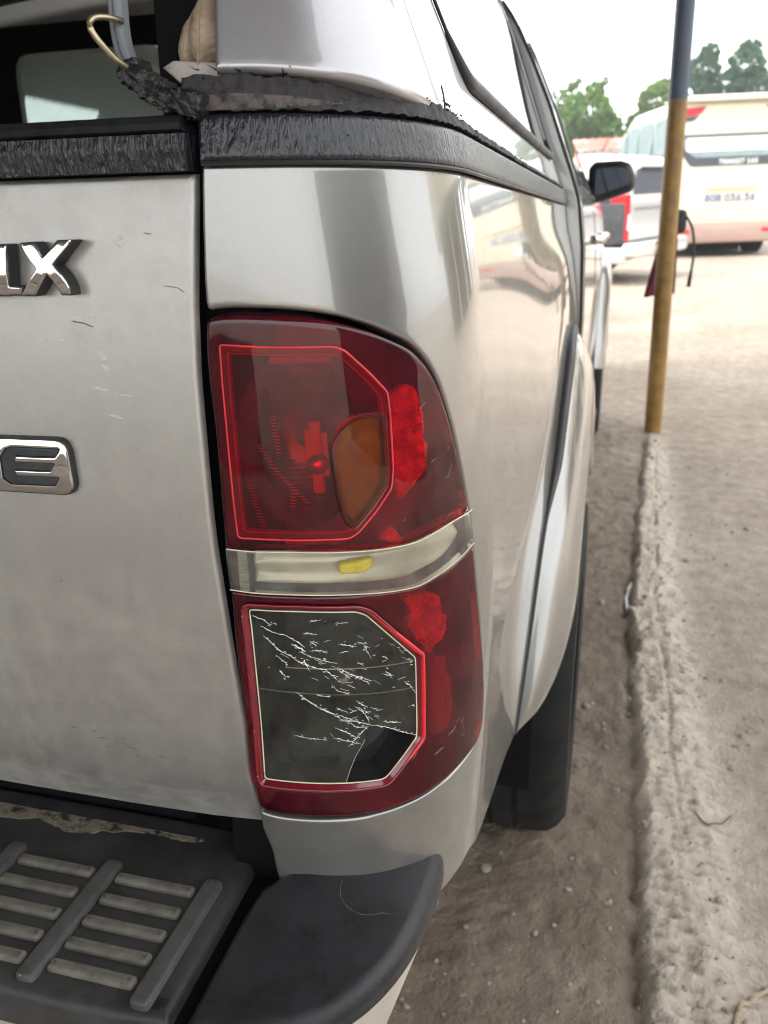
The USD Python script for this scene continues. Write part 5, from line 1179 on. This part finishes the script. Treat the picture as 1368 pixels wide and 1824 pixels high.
# maroon cloth bag and strap hung on the pole
CL = thing("cloth_bag", "maroon cloth hanging behind the yellow pole with a black strap", "bag", (0.225, 4.90, 0))
u, w = np.meshgrid(np.linspace(0, 1, 24), np.linspace(0, 1, 30), indexing="ij")
half = 0.035 + 0.045 * w ** 0.8
cx_ = 0.02 - 0.035 * w + (u - 0.5) * 2 * half
cloth = np.stack([cx_, 0.03 + 0.012 * np.sin(u * 14 + w * 3) * (0.3 + w), 1.08 - 0.36 * w + 0.02 * u * w], -1)
part(CL, "cloth", grid_mesh(cloth), "maroon_cloth", 60)
part(CL, "bag_top", rbox((0.12, 0.05, 0.12), (0.035, 0.0, 1.11), 0.025), "black_strap", 50)
sp_ = resample([(0.04, 0.0, 1.16), (0.09, -0.01, 1.14), (0.125, -0.02, 1.08), (0.14, -0.02, 1.0), (0.143, -0.02, 0.92), (0.135, -0.02, 0.84), (0.130, -0.02, 0.78)], 0.01, False)
for _ in range(6):
    sp_[1:-1] = 0.5 * sp_[1:-1] + 0.25 * (sp_[:-2] + sp_[2:])
part(CL, "strap", tube(sp_, np.interp(np.linspace(0, 1, len(sp_)), [0, 0.8, 0.9, 1], [0.007, 0.007, 0.011, 0.011]), 8), "black_strap", 50)

# ------------------------------------------------------------------ dead leaves stuck in the hatch channel
M4L = M4


def leaf(name, label, pts_z, width, y0, lean, seed, bend=0.012):
    """a dried leaf: midrib runs along pts_z ((x, z) base to tip), blades curl back from it"""
    mid = resample(np.array(pts_z), 0.0015, False)
    n = len(mid)
    t = np.linspace(0, 1, n)
    wd = width * np.sin(np.pi * np.clip(t * 0.93 + 0.02, 0, 1)) ** 0.75 * (1 - 0.35 * t) * (1 + 0.08 * (meshkit.fbm(np.stack([t * 9, t * 0, t * 0], -1), 3, seed) - 0.5))
    tg = np.gradient(mid, axis=0); tg /= np.linalg.norm(tg, axis=1, keepdims=True)
    nn = np.stack([tg[:, 1], -tg[:, 0]], 1)
    us = np.linspace(-1, 1, 25)
    P = np.array([[(*(mid[i] + nn[i] * u_ * wd[i]),) for u_ in us] for i in range(n)])
    ridge_ = 0.0012 * np.abs(np.sin((t[:, None] * 26 - np.abs(us)[None] * 5)))
    Y = y0 + lean * t[:, None] + bend * np.abs(us)[None] ** 1.6 - ridge_ + 0.004 * (meshkit.fbm(np.stack([P[..., 0] * 50, P[..., 1] * 50, P[..., 0] * 0], -1), 3, seed) - 0.5)
    V = np.stack([P[..., 0], Y, P[..., 1]], -1)
    T0 = V.reshape(-1, 3).mean(0)
    Ml = np.eye(4); Ml[:3, :3] = T2W.T; Ml[3, :3] = T2W @ T0 + [0, 0, EYE]
    th_ = thing(name, label, "leaf", matrix=Ml)
    part(th_, "blade", grid_mesh(V - T0), "dead_leaf_brown", 60)
    part(th_, "midrib", tube(np.stack([mid[:, 0], Y[:, 12] - 0.0004, mid[:, 1]], 1) - T0, np.linspace(0.0008, 0.0003, n), 5), "dry_straw", 60)


leaf("dead_leaf", "pale brown dead leaf with clear midrib, wedged upright in the hatch channel", [(-0.2715, 0.101), (-0.2705, 0.115), (-0.2700, 0.130), (-0.2672, 0.1475)], 0.0170, 0.556, 0.008, 3)
leaf("dead_leaf", "darker curled dead leaf half hidden behind the pale one", [(-0.2880, 0.100), (-0.2880, 0.112), (-0.2850, 0.126), (-0.2790, 0.137)], 0.0115, 0.566, 0.006, 7)


# ------------------------------------------------------------------ vehicles parked beyond
def rrect(w, h, r, n=7, zc=0.0):
    a = np.linspace(0, np.pi / 2, n)
    q = []
    for sx_, sz_, o in ((1, 1, 0), (-1, 1, 1), (-1, -1, 2), (1, -1, 3)):
        q += [(sx_ * (w / 2 - r) + r * math.cos(t + o * np.pi / 2), zc + sz_ * (h / 2 - r) + r * math.sin(t + o * np.pi / 2)) for t in a]
    return np.array(q)


def far_tyre(x, y, R, W):
    c = trimesh.creation.cylinder(R, W, sections=36)
    c.apply_transform(trimesh.transformations.rotation_matrix(np.pi / 2, [0, 1, 0])); c.apply_translation((x, y, R))
    return c


def fx_y(Y0, curve=None):
    return flat_y(Y0, curve)


def poly_r(pts, r):
    return Polygon(smooth_poly(pts, max(r, 0.01), 3)).buffer(0)


def text_on(parent, name, text, h, x, z, y, material, bold=True, label=None, slant=0.0):
    t = meshkit.text_mesh(text, h, 0.004, bold)
    v = np.array(t.vertices)
    wd = v[:, 0].max() - v[:, 0].min()
    v = np.stack([v[:, 0] - wd / 2 + x + slant * v[:, 1], y - v[:, 2], v[:, 1] + z], 1)
    part(parent, name, trimesh.Trimesh(v, np.asarray(t.faces), process=False), material, False, label)


VAN = thing("minibus", "cream and pinkish minibus with a wide dark rear window, parked beyond the yellow pole", "minibus", (1.78, 17.2, 0), 12.3)
secs = []
for y, w, z0, z1, r in ((0.0, 1.90, 0.42, 2.52, 0.10), (0.03, 1.98, 0.38, 2.60, 0.14), (0.12, 2.02, 0.36, 2.66, 0.20), (0.6, 2.04, 0.36, 2.69, 0.22), (3.6, 2.04, 0.36, 2.68, 0.22), (4.0, 2.02, 0.36, 2.60, 0.22), (4.5, 2.0, 0.36, 2.34, 0.20), (5.0, 1.96, 0.36, 1.95, 0.2), (5.3, 1.90, 0.38, 1.35, 0.18), (5.45, 1.76, 0.45, 1.15, 0.12)):
    q = rrect(w, z1 - z0, r, zc=(z0 + z1) / 2)
    q[:, 0] *= 1 - 0.06 * sst(1.4, 2.7, q[:, 1])
    secs.append(np.column_stack([q[:, 0], np.full(len(q), y), q[:, 1]]))
part(VAN, "body", loft(secs), "cream_paint", 50)
# rear face
band_ = [(-0.93, 2.08), (0.93, 2.08), (0.95, 1.86), (0.70, 1.55), (-0.70, 1.55), (-0.95, 1.86)]
part(VAN, "rear_window_surround", panel(poly_r(band_, 0.03), flat_y(-0.010), r=0.008, thick=0.03, h=0.1, hb=0.02), "window_grey", 40)
RW = part(VAN, "rear_window", panel(poly_r([(-0.84, 2.04), (0.84, 2.04), (0.84, 1.86), (0.64, 1.70), (-0.64, 1.70), (-0.84, 1.86)], 0.03), flat_y(-0.015), r=0.004, thick=0.01, h=0.1, hb=0.02), "window_far", 40)
part(VAN, "curtain", panel(poly_r([(-0.80, 2.02), (0.80, 2.02), (0.80, 1.80), (-0.80, 1.80)], 0.02), flat_y(-0.018), r=0.003, thick=0.002, h=0.1, hb=0.02), "curtain_white", 40)
text_on(VAN, "lettering", "TRANSIT 16S", 0.075, 0.12, 1.585, -0.012, "white_letter", label="white lettering under the rear window")
text_on(VAN, "lettering", "80B 036.36", 0.115, 0.03, 0.96, -0.002, "blue_letter", label="blue number on the rear door")
part(VAN, "grab_bar", rbox((0.86, 0.05, 0.07), (0.05, -0.012, 1.20), 0.02), "cream_dull", 40)
part(VAN, "plate_recess", panel(poly_r([(-0.22, 0.90), (0.22, 0.90), (0.20, 0.66), (-0.20, 0.66)], 0.02), flat_y(-0.003), r=0.004, thick=0.01, h=0.1, hb=0.02), "cream_dull", 40)
part(VAN, "number_plate", panel(poly_r([(-0.14, 0.85), (0.14, 0.85), (0.14, 0.68), (-0.14, 0.68)], 0.02), flat_y(-0.010), r=0.003, thick=0.01, h=0.1, hb=0.02), "white_letter", 40)
part(VAN, "spoiler", loft([np.column_stack([q_[:, 0], np.full(len(q_), y_), q_[:, 1]]) for y_, q_ in ((-0.16, rrect(1.80, 0.06, 0.025, zc=2.63)), (0.1, rrect(1.86, 0.10, 0.03, zc=2.66)), (0.5, rrect(1.86, 0.10, 0.03, zc=2.68)))]), "pinkish_pale", 40)
for sgn in (-1, 1):
    hl_ = poly_r([(sgn * 0.93, 2.50), (sgn * 0.50, 2.53), (sgn * 0.60, 2.40), (sgn * 0.93, 2.36)], 0.015)
    part(VAN, "high_lamp", panel(hl_, flat_y(-0.012), r=0.006, thick=0.05, h=0.05, hb=0.01), "lamp_red_far", 40)
    hl2 = poly_r([(sgn * 0.94, 2.355), (sgn * 0.61, 2.39), (sgn * 0.70, 2.30), (sgn * 0.94, 2.27)], 0.015)
    part(VAN, "lamp_trim", panel(hl2, flat_y(-0.010), r=0.006, thick=0.05, h=0.05, hb=0.01), "window_grey", 40)
    tl = poly_r([(sgn * 0.99, 1.34), (sgn * 0.93, 1.34), (sgn * 0.93, 0.80), (sgn * 0.99, 0.80)], 0.01)
    if sgn < 0:
        part(VAN, "tail_lamp", panel(tl, flat_y(-0.002), r=0.006, thick=0.08, h=0.05, hb=0.01), "lamp_red_far", 40)
    part(VAN, "bumper_reflector", rbox((0.20, 0.03, 0.06), (sgn * 0.74, -0.075, 0.46), 0.015), "lamp_red_far", 40)
    for y in (1.0, 4.3):
        part(VAN, "tyre", far_tyre(sgn * 0.86, y, 0.34, 0.26), "rubber", 40)
part(VAN, "rear_bumper", loft([np.column_stack([q_[:, 0], np.full(len(q_), y_), q_[:, 1]]) for y_, q_ in ((-0.07, rrect(1.90, 0.30, 0.06, zc=0.44)), (-0.04, rrect(2.0, 0.36, 0.08, zc=0.43)), (0.30, rrect(2.07, 0.36, 0.08, zc=0.43)))]), "pinkish_paint", 40)
part(VAN, "underbody", cat_mesh([box(-0.85, 0.85, 0.35, 5.0, 0.20, 0.40), box(-0.35, 0.35, 0.15, 0.5, 0.10, 0.36)]), "dark_void")
for k, (y0, y1) in enumerate(((0.35, 1.55), (1.65, 2.75), (2.85, 3.85), (3.95, 4.75))):
    zt0, zt1 = 2.42, 2.42 if y1 < 4 else 1.98
    wp_ = poly_r([(-y1, 1.78), (-y0, 1.78), (-y0, zt0), (-y1, zt1)], 0.03)
    f_ = lambda a, z, out: np.stack([-(1.022 * (1 - 0.06 * sst(1.4, 2.7, z))) - out, -a, z], -1)
    part(VAN, "side_window", panel(wp_, f_, r=0.004, thick=0.01, h=0.15, hb=0.05, n0=0.006), "window_sky", 40)
part(VAN, "side_stripe", box(-1.032, -1.022, 0.2, 4.9, 1.70, 1.745), "pinkish_paint")

PK = thing("pickup_truck", "silver pickup with white canopy and tall red tail lamp, parked half behind the door mirror", "pickup truck", (0.02, 12.3, 0), 66)
# its rear left corner is the base; x to its right, y ahead
prof = [(0.0, 0.52), (0.0, 1.07), (0.03, 1.09), (1.60, 1.10), (1.62, 0.50)]
part(PK, "bed_side", panel(poly_r([(-2.0, 0.50), (-1.58, 0.50)] + [(-1.15 + 0.42 * math.cos(t), 0.40 + 0.42 * math.sin(t)) for t in np.radians(np.linspace(170, 10, 14))][::1] + [(-0.72, 0.50), (0.0, 0.55), (0.0, 1.08), (-2.0, 1.08)], 0.02), lambda a, z, out: np.stack([-out - 0.03 * np.sin(np.pi * (z - 0.4) / 0.8), -a, z], -1), r=0.02, thick=0.05, h=0.1, hb=0.03), "shaded_silver_paint", 40)  # silver side, its dark reflection put into the paint colour
part(PK, "bed_side", box(1.76, 1.80, 0.02, 2.0, 0.5, 1.08), "shaded_silver_paint")
part(PK, "tailgate", panel(poly_r([(0.16, 0.58), (1.64, 0.58), (1.64, 1.08), (0.16, 1.08)], 0.02), flat_y(0.0, lambda x, z: 0.02 * ((z - 0.85) / 0.3) ** 2), r=0.012, thick=0.05, h=0.08, hb=0.02), "bright_silver_paint", 40)
part(PK, "tailgate_groove", rbox((1.2, 0.02, 0.02), (0.9, -0.004, 0.995), 0.008), "dull_grey_metal")
for sgn, x0 in ((1, 0.0), (-1, 1.80)):
    tl = poly_r([(x0 - 0.01 * sgn, 0.58), (x0 + 0.14 * sgn, 0.58), (x0 + 0.15 * sgn, 1.18), (x0 - 0.01 * sgn, 1.18)], 0.015)
    tm = part(PK, "tail_lamp", panel(tl, flat_y(-0.012), r=0.02, thick=0.22, h=0.05, hb=0.012), "lamp_red_far", 40)
    part(tm, "clear_lens", panel(poly_r([(x0 + 0.05 * sgn, 0.72), (x0 + 0.135 * sgn, 0.72), (x0 + 0.14 * sgn, 0.93), (x0 + 0.07 * sgn, 0.93)], 0.012), flat_y(-0.017), r=0.006, thick=0.02, h=0.05, hb=0.012), "lamp_clear_far", 40)
BP = part(PK, "rear_bumper", rbox((1.86, 0.24, 0.20), (0.90, -0.09, 0.47), 0.06, 2), "bright_silver_paint", 50)
part(BP, "chrome_step", rbox((0.50, 0.06, 0.16), (0.75, -0.20, 0.49), 0.03), "chrome_worn", 50)
part(PK, "bumper_side", rbox((0.10, 0.62, 0.22), (0.02, 0.28, 0.40), 0.04), "bright_silver_paint", 50)
cs_ = []
for y, w, z1 in ((0.02, 1.56, 1.56), (0.10, 1.60, 1.64), (0.5, 1.62, 1.70), (1.7, 1.62, 1.72), (1.95, 1.60, 1.70)):
    q = rrect(w, z1 - 1.08, 0.12, zc=(z1 + 1.08) / 2)
    q[:, 0] = q[:, 0] * (1 - 0.12 * sst(1.1, 1.7, q[:, 1])) + 0.90
    cs_.append(np.column_stack([q[:, 0], np.full(len(q), y), q[:, 1]]))
CN_ = part(PK, "canopy", loft(cs_), "white_paint", 50)
part(CN_, "rear_glass", panel(poly_r([(0.24, 1.17), (1.56, 1.17), (1.48, 1.50), (0.32, 1.50)], 0.03), flat_y(0.012), r=0.005, thick=0.02, h=0.1, hb=0.03), "window_grey", 40)
part(CN_, "glass_top_trim", rbox((0.9, 0.03, 0.05), (0.9, 0.0, 1.50), 0.012), "dark_trim", 40)
part(CN_, "side_glass", panel(poly_r([(-1.75, 1.20), (-0.25, 1.20), (-0.35, 1.50), (-1.70, 1.52)], 0.03), lambda a, z, out: np.stack([0.10 + 0.12 * 0.8 * sst(1.1, 1.7, z) - out, -a, z], -1), r=0.005, thick=0.02, h=0.1, hb=0.03), "window_sky", 40)
cb = []
for y, w, z0, z1 in ((2.02, 1.70, 0.45, 1.72), (2.2, 1.74, 0.42, 1.78), (3.0, 1.76, 0.42, 1.78), (3.5, 1.76, 0.42, 1.60), (4.0, 1.76, 0.42, 1.15), (5.0, 1.74, 0.42, 1.05), (5.2, 1.66, 0.45, 0.95)):
    q = rrect(w, z1 - z0, 0.12, zc=(z0 + z1) / 2)
    q[:, 0] = q[:, 0] * (1 - 0.18 * sst(1.05, 1.75, q[:, 1])) + 0.90
    cb.append(np.column_stack([q[:, 0], np.full(len(q), y), q[:, 1]]))
part(PK, "cab", loft(cb), "bright_silver_paint", 50)
for x in (0.14, 1.66):
    for y in (1.15, 4.2):
        part(PK, "tyre", far_tyre(x, y, 0.38, 0.26), "rubber", 40)
part(PK, "underbody", cat_mesh([box(0.15, 1.65, 0.1, 4.8, 0.32, 0.50), box(0.10, 1.7, 0.05, 1.95, 0.5, 1.05)]), "dark_void")

WC = thing("parked_car", "white car seen in the gap left of the door mirror", "car", (-1.5, 19.5, 0), 8)
wb = []
for y, w, z0, z1 in ((0, 1.60, 0.35, 1.15), (0.1, 1.72, 0.30, 1.35), (0.35, 1.76, 0.28, 1.70), (0.8, 1.78, 0.28, 1.84), (2.6, 1.78, 0.28, 1.84), (3.2, 1.78, 0.28, 1.40), (3.6, 1.76, 0.28, 1.10), (4.4, 1.70, 0.30, 1.0), (4.6, 1.55, 0.35, 0.85)):
    q = rrect(w, z1 - z0, 0.16, zc=(z0 + z1) / 2)
    q[:, 0] *= 1 - 0.14 * sst(1.05, 1.8, q[:, 1])
    wb.append(np.column_stack([q[:, 0], np.full(len(q), y), q[:, 1]]))
part(WC, "body", loft(wb), "white_paint", 50)
part(WC, "rear_window", panel(poly_r([(-0.66, 1.24), (0.66, 1.24), (0.56, 1.62), (-0.56, 1.62)], 0.04), flat_y(0.0, lambda x, z: 0.06 + 0.55 * np.maximum(z - 1.25, 0)), r=0.006, thick=0.06, h=0.1, hb=0.03, n0=0.02), "window_dark", 40)
for sgn in (-1, 1):
    part(WC, "tail_lamp", rbox((0.16, 0.12, 0.30), (sgn * 0.76, 0.06, 1.02), 0.03), "lamp_red_far", 40)
    for y in (0.85, 3.6):
        part(WC, "tyre", far_tyre(sgn * 0.76, y, 0.33, 0.22), "rubber", 40)

# ------------------------------------------------------------------ shed with a rusty red roof, cream building to the right
SHD = thing("open_shed", "low open shed with patched rusty red roof under the trees", "shed", (-3.4, 31.5, 0), -2)
xw_ = np.arange(-6.0, 7.0, 0.16)
for k in range(9):
    xa = -6.0 + k * 1.44
    xx_ = np.arange(xa, xa + 1.47, 0.07)
    part(SHD, "roof_panel", grid_mesh(np.array([[(x, y, 2.40 + 0.50 * t + 0.012 * k % 0.02 + 0.02 * math.sin(x * 2 * math.pi / 0.28)) for x in xx_] for y, t in ((0.0, 0), (1.5, 0.5), (3.0, 1))])), "rusty_roof", 50)
for x in (-5.6, -2.4, 0.6, 3.6, 6.6):
    part(SHD, "post", box(x - 0.06, x + 0.06, 0.15, 0.27, 0, 2.40), "wood_dark")
part(SHD, "back_wall", box(-6, 7, 3.0, 3.12, 0, 2.7), "wood_dark")
part(SHD, "fascia", box(-6, 7, -0.03, 0.0, 2.28, 2.385), "concrete_wall")

HB = thing("roadside_building", "cream two storey building with dark shop openings right of the yard", "building", (9.2, 17.5, 0), -62)
part(HB, "wall", cat_mesh([box(-6, 6, 0.0, 6, 2.9, 6.2)] + [box(a, b, 0.0, 0.5, 0, 2.9) for a, b in ((-6, -5.6), (-2.2, -1.8), (1.8, 2.2), (5.6, 6))]), "cream_wall")
part(HB, "shop_interior", box(-5.6, 5.6, 1.6, 1.7, 0, 2.9), "wood_dark")
part(HB, "awning", box(-6.1, 6.1, -0.9, -0.02, 2.85, 2.95), "dull_grey_metal")
for x in np.linspace(-5.0, 5.0, 6):
    wf = part(HB, "window", box(x - 0.55, x + 0.55, -0.03, 0.0, 3.7, 5.2), "white_letter")
    part(wf, "pane", box(x - 0.48, x + 0.48, -0.04, -0.03, 3.77, 5.13), "window_dark")


# ------------------------------------------------------------------ trees
def tree(name, label, x, y, blobs, leaf_mat, seed, n=9000, leaf_size=0.16, trunk=0.14, group=None):
    """trunk with limbs reaching into each clump of the crown; leaves are small folded faces spread through the clumps"""
    r_ = np.random.default_rng(seed)
    T = thing(name, label, "tree", (x, y, 0), group=group)
    top_ = max(b[2] for b in blobs)
    pts = np.array([(0, 0, -0.1), (0.05, 0, top_ * 0.25), (-0.03, 0.05, top_ * 0.5), (0.02, 0, top_ * 0.85)])
    limbs = [tube(resample(pts, 0.3, False), np.linspace(trunk, trunk * 0.35, len(resample(pts, 0.3, False))), 8)]
    for bx, by, bz_2, br, sq in blobs:
        a_ = np.array([0, 0, min(bz_2 * 0.5, top_ * 0.55)]); b_ = np.array([bx, by, bz_2])
        q_ = resample(np.array([a_, (a_ + b_) / 2 + [0, 0, -0.15], b_]), 0.3, False)
        limbs.append(tube(q_, np.linspace(trunk * 0.45, trunk * 0.12, len(q_)), 6))
    part(T, "trunk", cat_mesh(limbs), "bark", 50)
    w_ = np.array([b[3] ** 2 for b in blobs]); w_ = w_ / w_.sum()
    C = []
    for (bx, by, bz_2, br, sq), k in zip(blobs, (w_ * n).astype(int)):
        d = r_.normal(0, 1, (k, 3)); d /= np.linalg.norm(d, axis=1, keepdims=True)
        cl = r_.normal(0, 1, (max(k // 45, 6), 3)); cl /= np.linalg.norm(cl, axis=1, keepdims=True)
        near = cl[np.argmax(d @ cl.T, 1)]
        rad = br * (0.62 + 0.42 * meshkit.fbm(d * 2.6 + seed, 3, seed)) * r_.uniform(0.45, 1.0, k) ** 0.4
        d = 0.6 * d + 0.4 * near
        C.append(np.array([bx, by, bz_2]) + d * rad[:, None] * [1, 1, sq])
    C = np.vstack(C)
    k = len(C)
    R_ = Rotation.random(k, random_state=seed).as_matrix()
    s = leaf_size * r_.uniform(0.6, 1.3, k)[:, None, None]
    q = np.array([(-0.5, 0, 0.06), (0, -0.32, -0.02), (0.5, 0, 0.06), (0, 0.32, -0.02)])
    V = np.einsum("kij,vj->kvi", R_, q) * s + C[:, None]
    F_ = (np.arange(k)[:, None, None] * 4 + np.array([[0, 1, 2], [0, 2, 3]])[None]).reshape(-1, 3)
    part(T, "crown", trimesh.Trimesh(V.reshape(-1, 3), F_, process=False), leaf_mat, False)


tree("tree", "round bright green tree above the red shed roof", -1.6, 42, [(-0.2, 0, 4.3, 1.35, 0.85), (0.55, 0.3, 3.6, 1.1, 0.8), (-0.9, 0.2, 3.6, 1.0, 0.8), (0.0, 0.5, 3.0, 1.3, 0.6), (0.05, 0, 5.2, 0.55, 0.8), (0.5, 0, 5.55, 0.22, 0.9)], "leaf_green", 2, 22000, 0.15)
tree("tree", "thin wispy yellow green tree left of the round tree", -3.0, 43, [(-0.1, 0, 5.1, 0.75, 0.6), (0.5, 0.2, 5.5, 0.42, 0.7), (-0.5, 0.1, 4.5, 0.6, 0.7), (0.15, 0, 4.2, 0.7, 0.8), (-0.2, 0, 3.4, 0.8, 0.8), (0.75, 0, 5.75, 0.2, 0.8)], "leaf_yellowgreen", 4, 5200, 0.13)
tree("tree", "yellow green tree behind the yellow pole", 1.15, 42.5, [(0, 0, 4.6, 1.05, 0.9), (0.4, 0, 3.8, 1.1, 0.8), (-0.6, 0, 3.8, 0.85, 0.8), (0.2, 0.2, 5.2, 0.55, 0.8)], "leaf_yellowgreen", 6, 16000, 0.15)
tree("tree", "dark green tree right of the pole top", 3.05, 44, [(0, 0, 5.9, 0.85, 1.0), (-0.2, 0, 5.0, 1.0, 0.9), (0.2, 0, 6.6, 0.5, 0.9), (0, 0.2, 4.0, 1.1, 0.9)], "leaf_dark", 8, 16000, 0.15)
tree("tree", "dark green broad tree above the minibus roof", 4.8, 44, [(0, 0, 5.9, 1.0, 1.0), (0.3, 0, 5.0, 1.15, 0.9), (-0.5, 0, 5.2, 0.9, 0.9), (0.1, 0, 6.6, 0.6, 0.8), (0.1, 0.2, 4.0, 1.2, 0.8)], "leaf_dark", 10, 20000, 0.15)
tree("tree", "olive tree seen low through the hard top's side window", -4.9, 43, [(0, 0, 3.7, 1.0, 0.8), (0.7, 0, 3.1, 0.9, 0.8), (-0.9, 0, 3.2, 0.9, 0.8)], "leaf_olive", 12, 8000)
tree("tree", "olive green tree behind the cream building", 14.5, 36, [(0, 0, 6.2, 2.0, 0.9), (1.2, 0, 5.0, 1.8, 0.8), (-1.4, 0, 5.0, 1.7, 0.8), (0, 0, 7.5, 1.2, 0.8)], "leaf_olive", 14, 12000, 0.24)
tree("tree", "bushy green tree far right beyond the minibus", 9.0, 42, [(0, 0, 5.0, 1.5, 0.9), (1.0, 0, 4.0, 1.5, 0.8), (-1.2, 0, 4.2, 1.3, 0.8)], "leaf_green", 16, 11000, 0.2)

# pale hazy air over the whole yard
single("haze", box(-640, 640, -640, 740, -1.3, 9.6), "haze_air", "thin pale haze over the yard", kind="stuff", smooth=False)
